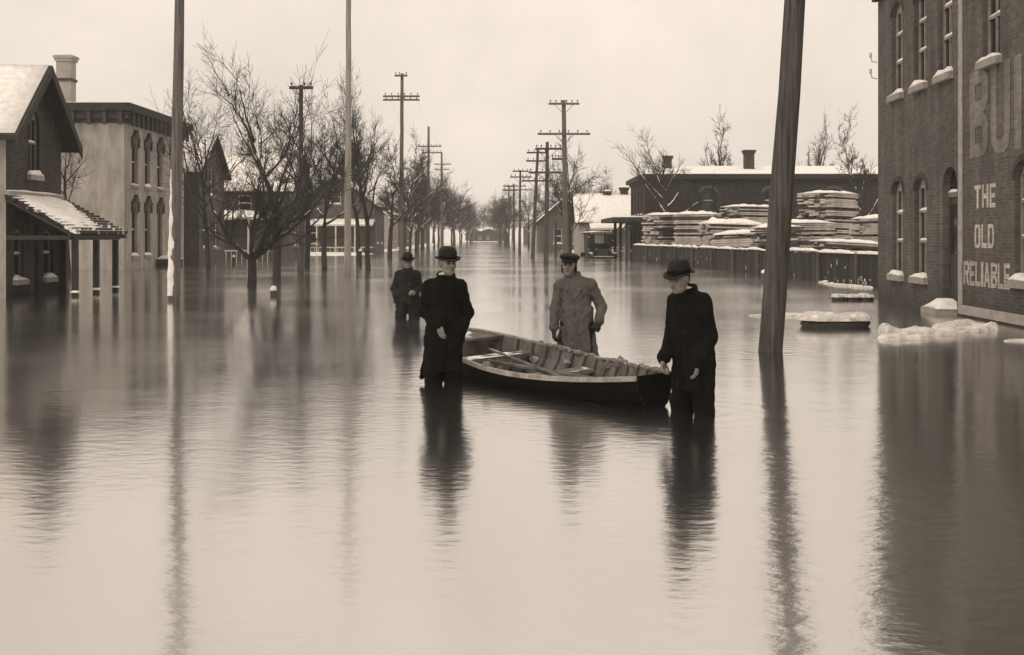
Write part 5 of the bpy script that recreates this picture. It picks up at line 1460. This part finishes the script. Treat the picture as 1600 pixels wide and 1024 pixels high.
    while zz > c['hem'] + .04:
        y = Cf.front(fx, zz)
        Cf.rc((fx, y - .004, zz), (fx, Cf.front(fx, zz - .03) - .004, zz - .03), .007, .007, .004, True); zz -= .03
    coat = link(c.get('name', 'overcoat'), Cf.mesh('coat', c['mat']), t)
    for zb_ in c.get('buttons', ()):
        y = Cf.front(fx + .03, zb_)
        m = MB().lathe([(.004, -.004), (.013, -.003), (.013, .003), (.004, .005)], 10)
        m.v = [(fx + .03 + q[0], y - .002 - q[2], zb_ + q[1]) for q in m.v]; m.build('button', c.get('bmat', 'button'), coat, True, world=False)
    # shirt collar
    sf = MB()
    pts = [nb + vec((cos(-pi / 2 + 2 * pi * i / 16) * .064, sin(-pi / 2 + 2 * pi * i / 16) * .062 + .006, .036 - .012 * sin(-pi / 2 + 2 * pi * i / 16))) for i in range(17)]
    sf.tube(pts, [.014] * 17, 6); sf.build('shirt_collar', P.get('shirt', 'shirt'), t, True, world=False)
    # ---- trousers
    Tf = Field([-.4, -.4, .0], [.4, .4, 1.08], .008); tw = P.get('tw', 0.0)
    Tf.el(tuple(pe), (.18, .13, .13), .05)
    for (hip, kn, an, toe) in LEG:
        Tf.rc(hip, kn, .103 + tw, .085 + tw, .04); Tf.rc(kn, vec(kn).lerp(vec(an), .9), .085 + tw, .078 + tw * .6, .02)
    Tf.wrinkle(.004, 24, 5); Tf.wrinkle(.003, 45, 9)
    link('trousers', Tf.mesh('trousers', P.get('tmat', 'trouser')), t)
    for (hip, kn, an, toe) in LEG:
        Bf = Field([min(an[0], toe[0]) - .12, min(an[1], toe[1]) - .12, -.02], [max(an[0], toe[0]) + .12, max(an[1], toe[1]) + .12, .4], .009)
        Bf.rc(vec(an) + vec((0, 0, .2)), an, .062, .052, .02); Bf.rc(vec(an) - vec((0, 0, .02)), toe, .05, .042, .03)
        link('boot', Bf.mesh('boot', 'hat'), t)
    # ---- gloves
    if P.get('gloves'):
        for (sh, e, w, d, n, side, curl) in ARM:
            w = vec(w); Gf = Field([w[i] - .24 for i in range(3)], [w[i] + .24 for i in range(3)], .0062)
            for q in hand_prims(w, d, n, side, curl, .0045): Gf.rc(*q)
            Gf.rc(vec(w).lerp(vec(e), .25), w, .04, .03, .01)
            link('glove', Gf.mesh('glove', 'glove'), t)
    # ---- hat
    h = P['hat']
    def put(m, name, mat, parent, dz, tilt):
        A = HM @ Matrix.Translation((0, .012, dz)) @ Matrix.Rotation(tilt, 4, 'X')
        m.v = [tuple(A @ Vector(q)) for q in m.v]; return m.build(name, mat, parent, True, world=False)
    if h == 'bowler':
        k = P.get('hk', 1.0)
        def curl_(x, y, z): return (x, y, z + (.020 * max(0, (abs(x) - .08) / .045) ** 1.6 - .012 * max(0, (abs(y) - .10) / .04)) * (z < .02))
        br = put(MB().lathe([(.09, -.004), (.128 * k, -.004), (.134 * k, .002), (.128 * k, .008), (.092, .006)], 30, 1, 1.14, curl_), 'bowler_hat', 'hat', t, .05, .03)
        put(MB().lathe([(.088, -.012), (.094, .006), (.097, .04), (.095, .075), (.085, .104), (.066, .124), (.04, .135), (.01, .139)], 28, 1, 1.16), 'crown', 'hat', br, .05, .03)
        put(MB().lathe([(.0955, .008), (.0985, .010), (.0995, .03), (.0965, .034)], 28, 1, 1.16), 'hat_band', 'coat_black', br, .05, .03)
    elif h == 'fedora':
        def dip(x, y, z):
            if z > .05: z -= .035 * math.exp(-(x / .03) ** 2) * (z - .05) / .08; x *= (1 - .22 * max(0, -y / .1) * (z > .06))
            elif abs(y) > .09 or abs(x) > .1: z += -.03 * max(0, (-y - .07) / .08) + .018 * max(0, (abs(x) - .1) / .05) + .02 * max(0, (y - .1) / .06)
            return (x, y, z)
        br = put(MB().lathe([(.088, -.004), (.13, -.003), (.136, .001), (.13, .007), (.092, .006)], 30, 1, 1.12, dip), 'felt_hat', 'hat', t, .045, -.02)
        put(MB().lathe([(.088, -.012), (.096, .006), (.096, .05), (.09, .09), (.078, .118), (.05, .128), (.01, .126)], 28, 1, 1.16, dip), 'crown', 'hat', br, .045, -.02)
        put(MB().lathe([(.0965, .008), (.0995, .010), (.1, .036), (.097, .04)], 28, 1, 1.16), 'hat_band', 'coat_black', br, .045, -.02)
    else:
        Kf = Field([P['head'][i] - .22 for i in range(3)], [P['head'][i] + .24 for i in range(3)], .006)
        Kf.el(hp(0, .015, .055), (.09, .108, .05), .03, HR); Kf.el(hp(0, .012, .098), (.118, .128, .042), .03, HR)
        Kf.el(hp(0, -.105, .05), (.076, .05, .014), .015, HR)
        for s in (-1, 1): Kf.el(hp(s * .075, .018, -.028), (.016, .042, .066), .02, HR)
        Kf.el(hp(0, .085, -.03), (.07, .022, .07), .02, HR)
        Kf.wrinkle(.002, 40, 3)
        link('peaked_cap', Kf.mesh('cap', 'hat'), t)
    return t

LEGS0 = [((-.095, 0, .9), (-.11, -.02, .49), (-.115, .02, .08), (-.13, -.16, .04)), ((.095, 0, .9), (.11, -.02, .49), (.115, .02, .08), (.13, -.16, .04))]
D_ = (0, 0, -1)
# man in bowler hat, left of the boat
build_person('man in black bowler hat and long black overcoat standing left of the boat', (-0.71, 12.8), -0.36, radians(4), dict(
    head=(.035, -.03, 1.625), yaw=radians(24), pitch=radians(2), neck=(.01, .0, 1.475), chest=(0, .005, 1.28), waist=(0, 0, 1.06), pelvis=(-.01, 0, .93),
    arms=[((-.158, .01, 1.385), (-.215, .0, 1.12), (-.055, -.2, 1.0), (.2, -.3, -.95), (.6, .6, 0), -1, (.3, .5, .4)),
          ((.158, .01, 1.385), (.245, .03, 1.11), (.175, -.05, .96), (-.5, .1, -.8), (-1, 0, 0), 1, (.3, .4, .3))],
    legs=[((-.1, 0, .9), (-.115, -.03, .49), (-.12, .02, .08), (-.15, -.16, .04)), ((.075, 0, .9), (.09, -.03, .49), (.095, .02, .08), (.1, -.16, .04))],
    coat=dict(mat='coat_black', hem=.50, hemr=(.19, .16), g=.012, folds=5, amp=.022, seed=3, buttons=(1.2, 1.06, .92, .78), bmat='coat_dark', hemc=(-.02, .0),
              extra=[((-.1, .03, .74), (-.235, .06, .43), .075, .03, .06), ((.17, -.02, .98), (.15, -.02, .86), .075, .06, .06)]),
    tw=.012, tmat='coat_black', hat='bowler'))
# man in cap and grey raincoat, behind the boat
build_person('man in dark ear-flap cap and long grey raincoat standing behind the boat', (0.745, 13.95), -0.38, radians(-4), dict(
    head=(-.09, -.03, 1.60), yaw=radians(-8), pitch=radians(2), roll=radians(4), neck=(-.055, .0, 1.46), chest=(-.015, .005, 1.27), waist=(0, 0, 1.06), pelvis=(0, 0, .93),
    arms=[((-.185, .01, 1.37), (-.255, .0, 1.10), (-.262, -.1, .87), (.05, -.25, -1), (1, .2, 0), -1, (.5, .7, .5)),
          ((.155, .01, 1.375), (.285, .02, 1.12), (.255, -.1, .96), (-.55, -.3, -.75), (-.3, .9, 0), 1, (.9, 1.0, .7))],
    legs=LEGS0, gloves=True,
    coat=dict(mat='coat_grey', hem=.30, hemr=(.255, .21), g=.004, folds=6, amp=.026, seed=8, ph=1.2, wr=.0028, buttons=(1.34, 1.2, 1.03), name='raincoat', cuff=.9, front=-.02),
    shirt='coat_grey', hat='cap'))
# man in felt hat at the stern
build_person('stooping man in dark felt hat and black coat holding the right end of the boat', (1.595, 10.72), -0.38, radians(-52), dict(
    head=(0.0, -.175, 1.56), yaw=radians(10), pitch=radians(9), neck=(0, -.085, 1.44), chest=(0, -.03, 1.255), waist=(0, .0, 1.05), pelvis=(0, .02, .93),
    arms=[((-.15, -.05, 1.355), (-.19, -.07, 1.07), (-.14, -.22, .85), (.2, -.35, -.85), (.9, .3, 0), -1, (.5, .7, .5)),
          ((.15, -.03, 1.355), (.19, .01, 1.06), (.16, -.09, .83), (-.1, -.2, -.95), (-.9, -.2, 0), 1, (.35, .5, .4))],
    legs=[((-.095, .02, .9), (-.11, -.03, .49), (-.11, .03, .08), (-.12, -.15, .04)), ((.095, .02, .9), (.11, .02, .49), (.12, .06, .08), (.13, -.12, .04))],
    coat=dict(mat='coat_black', hem=.58, hemr=(.185, .175), g=.02, folds=5, amp=.018, seed=5, buttons=(1.1, .98, .86), bmat='coat_dark', hemc=(0, .02)),
    tw=.012, tmat='coat_black', hat='fedora'))
# man in the background
build_person('man in dark derby hat and open jacket wading far behind the others', (-1.99, 23.2), -0.55, radians(4), dict(
    head=(.0, -.03, 1.62), yaw=radians(5), pitch=radians(6), neck=(0, .0, 1.475), chest=(0, .005, 1.28), waist=(0, 0, 1.06), pelvis=(0, 0, .93),
    arms=[((-.165, .01, 1.375), (-.255, .04, 1.11), (-.2, -.06, .95), (.4, .1, -.8), (1, 0, 0), -1, (.3, .4, .3)),
          ((.165, .01, 1.375), (.25, .02, 1.11), (.15, -.2, 1.06), (-.75, -.55, .0), (-.3, .5, -.7), 1, (.8, .9, .7))],
    legs=[((-.1, 0, .9), (-.14, -.02, .49), (-.145, .02, .08), (-.18, -.16, .04)), ((.1, 0, .9), (.13, -.02, .49), (.135, .02, .08), (.15, -.16, .04))],
    coat=dict(mat='coat_dark', hem=.84, hemr=(.25, .19), g=.02, folds=4, amp=.025, seed=9, ph=2, name='jacket', buttons=(1.2,), extra=[((-.2, -.02, 1.0), (-.2, 0, .9), .075, .06, .06)]),
    tw=.02, tmat='coat_dark', hat='bowler', hk=1.12))

# ------------------------------------------------------------------ haze
hz = MB().box(-1520, 1520, -320, 1620, -2.2, 15.5)
hm = bpy.data.materials.new('haze'); hm.use_nodes = True
hn = hm.node_tree.nodes; hn.clear()
ho = hn.new('ShaderNodeOutputMaterial'); hv = hn.new('ShaderNodeVolumePrincipled')
hv.inputs['Color'].default_value = (0.95, 0.93, 0.9, 1); hv.inputs['Density'].default_value = 0.00042
hm.node_tree.links.new(hv.outputs[0], ho.inputs['Volume'])
M['haze'] = hm
tag(hz.build('haze', 'haze'), kind='stuff')
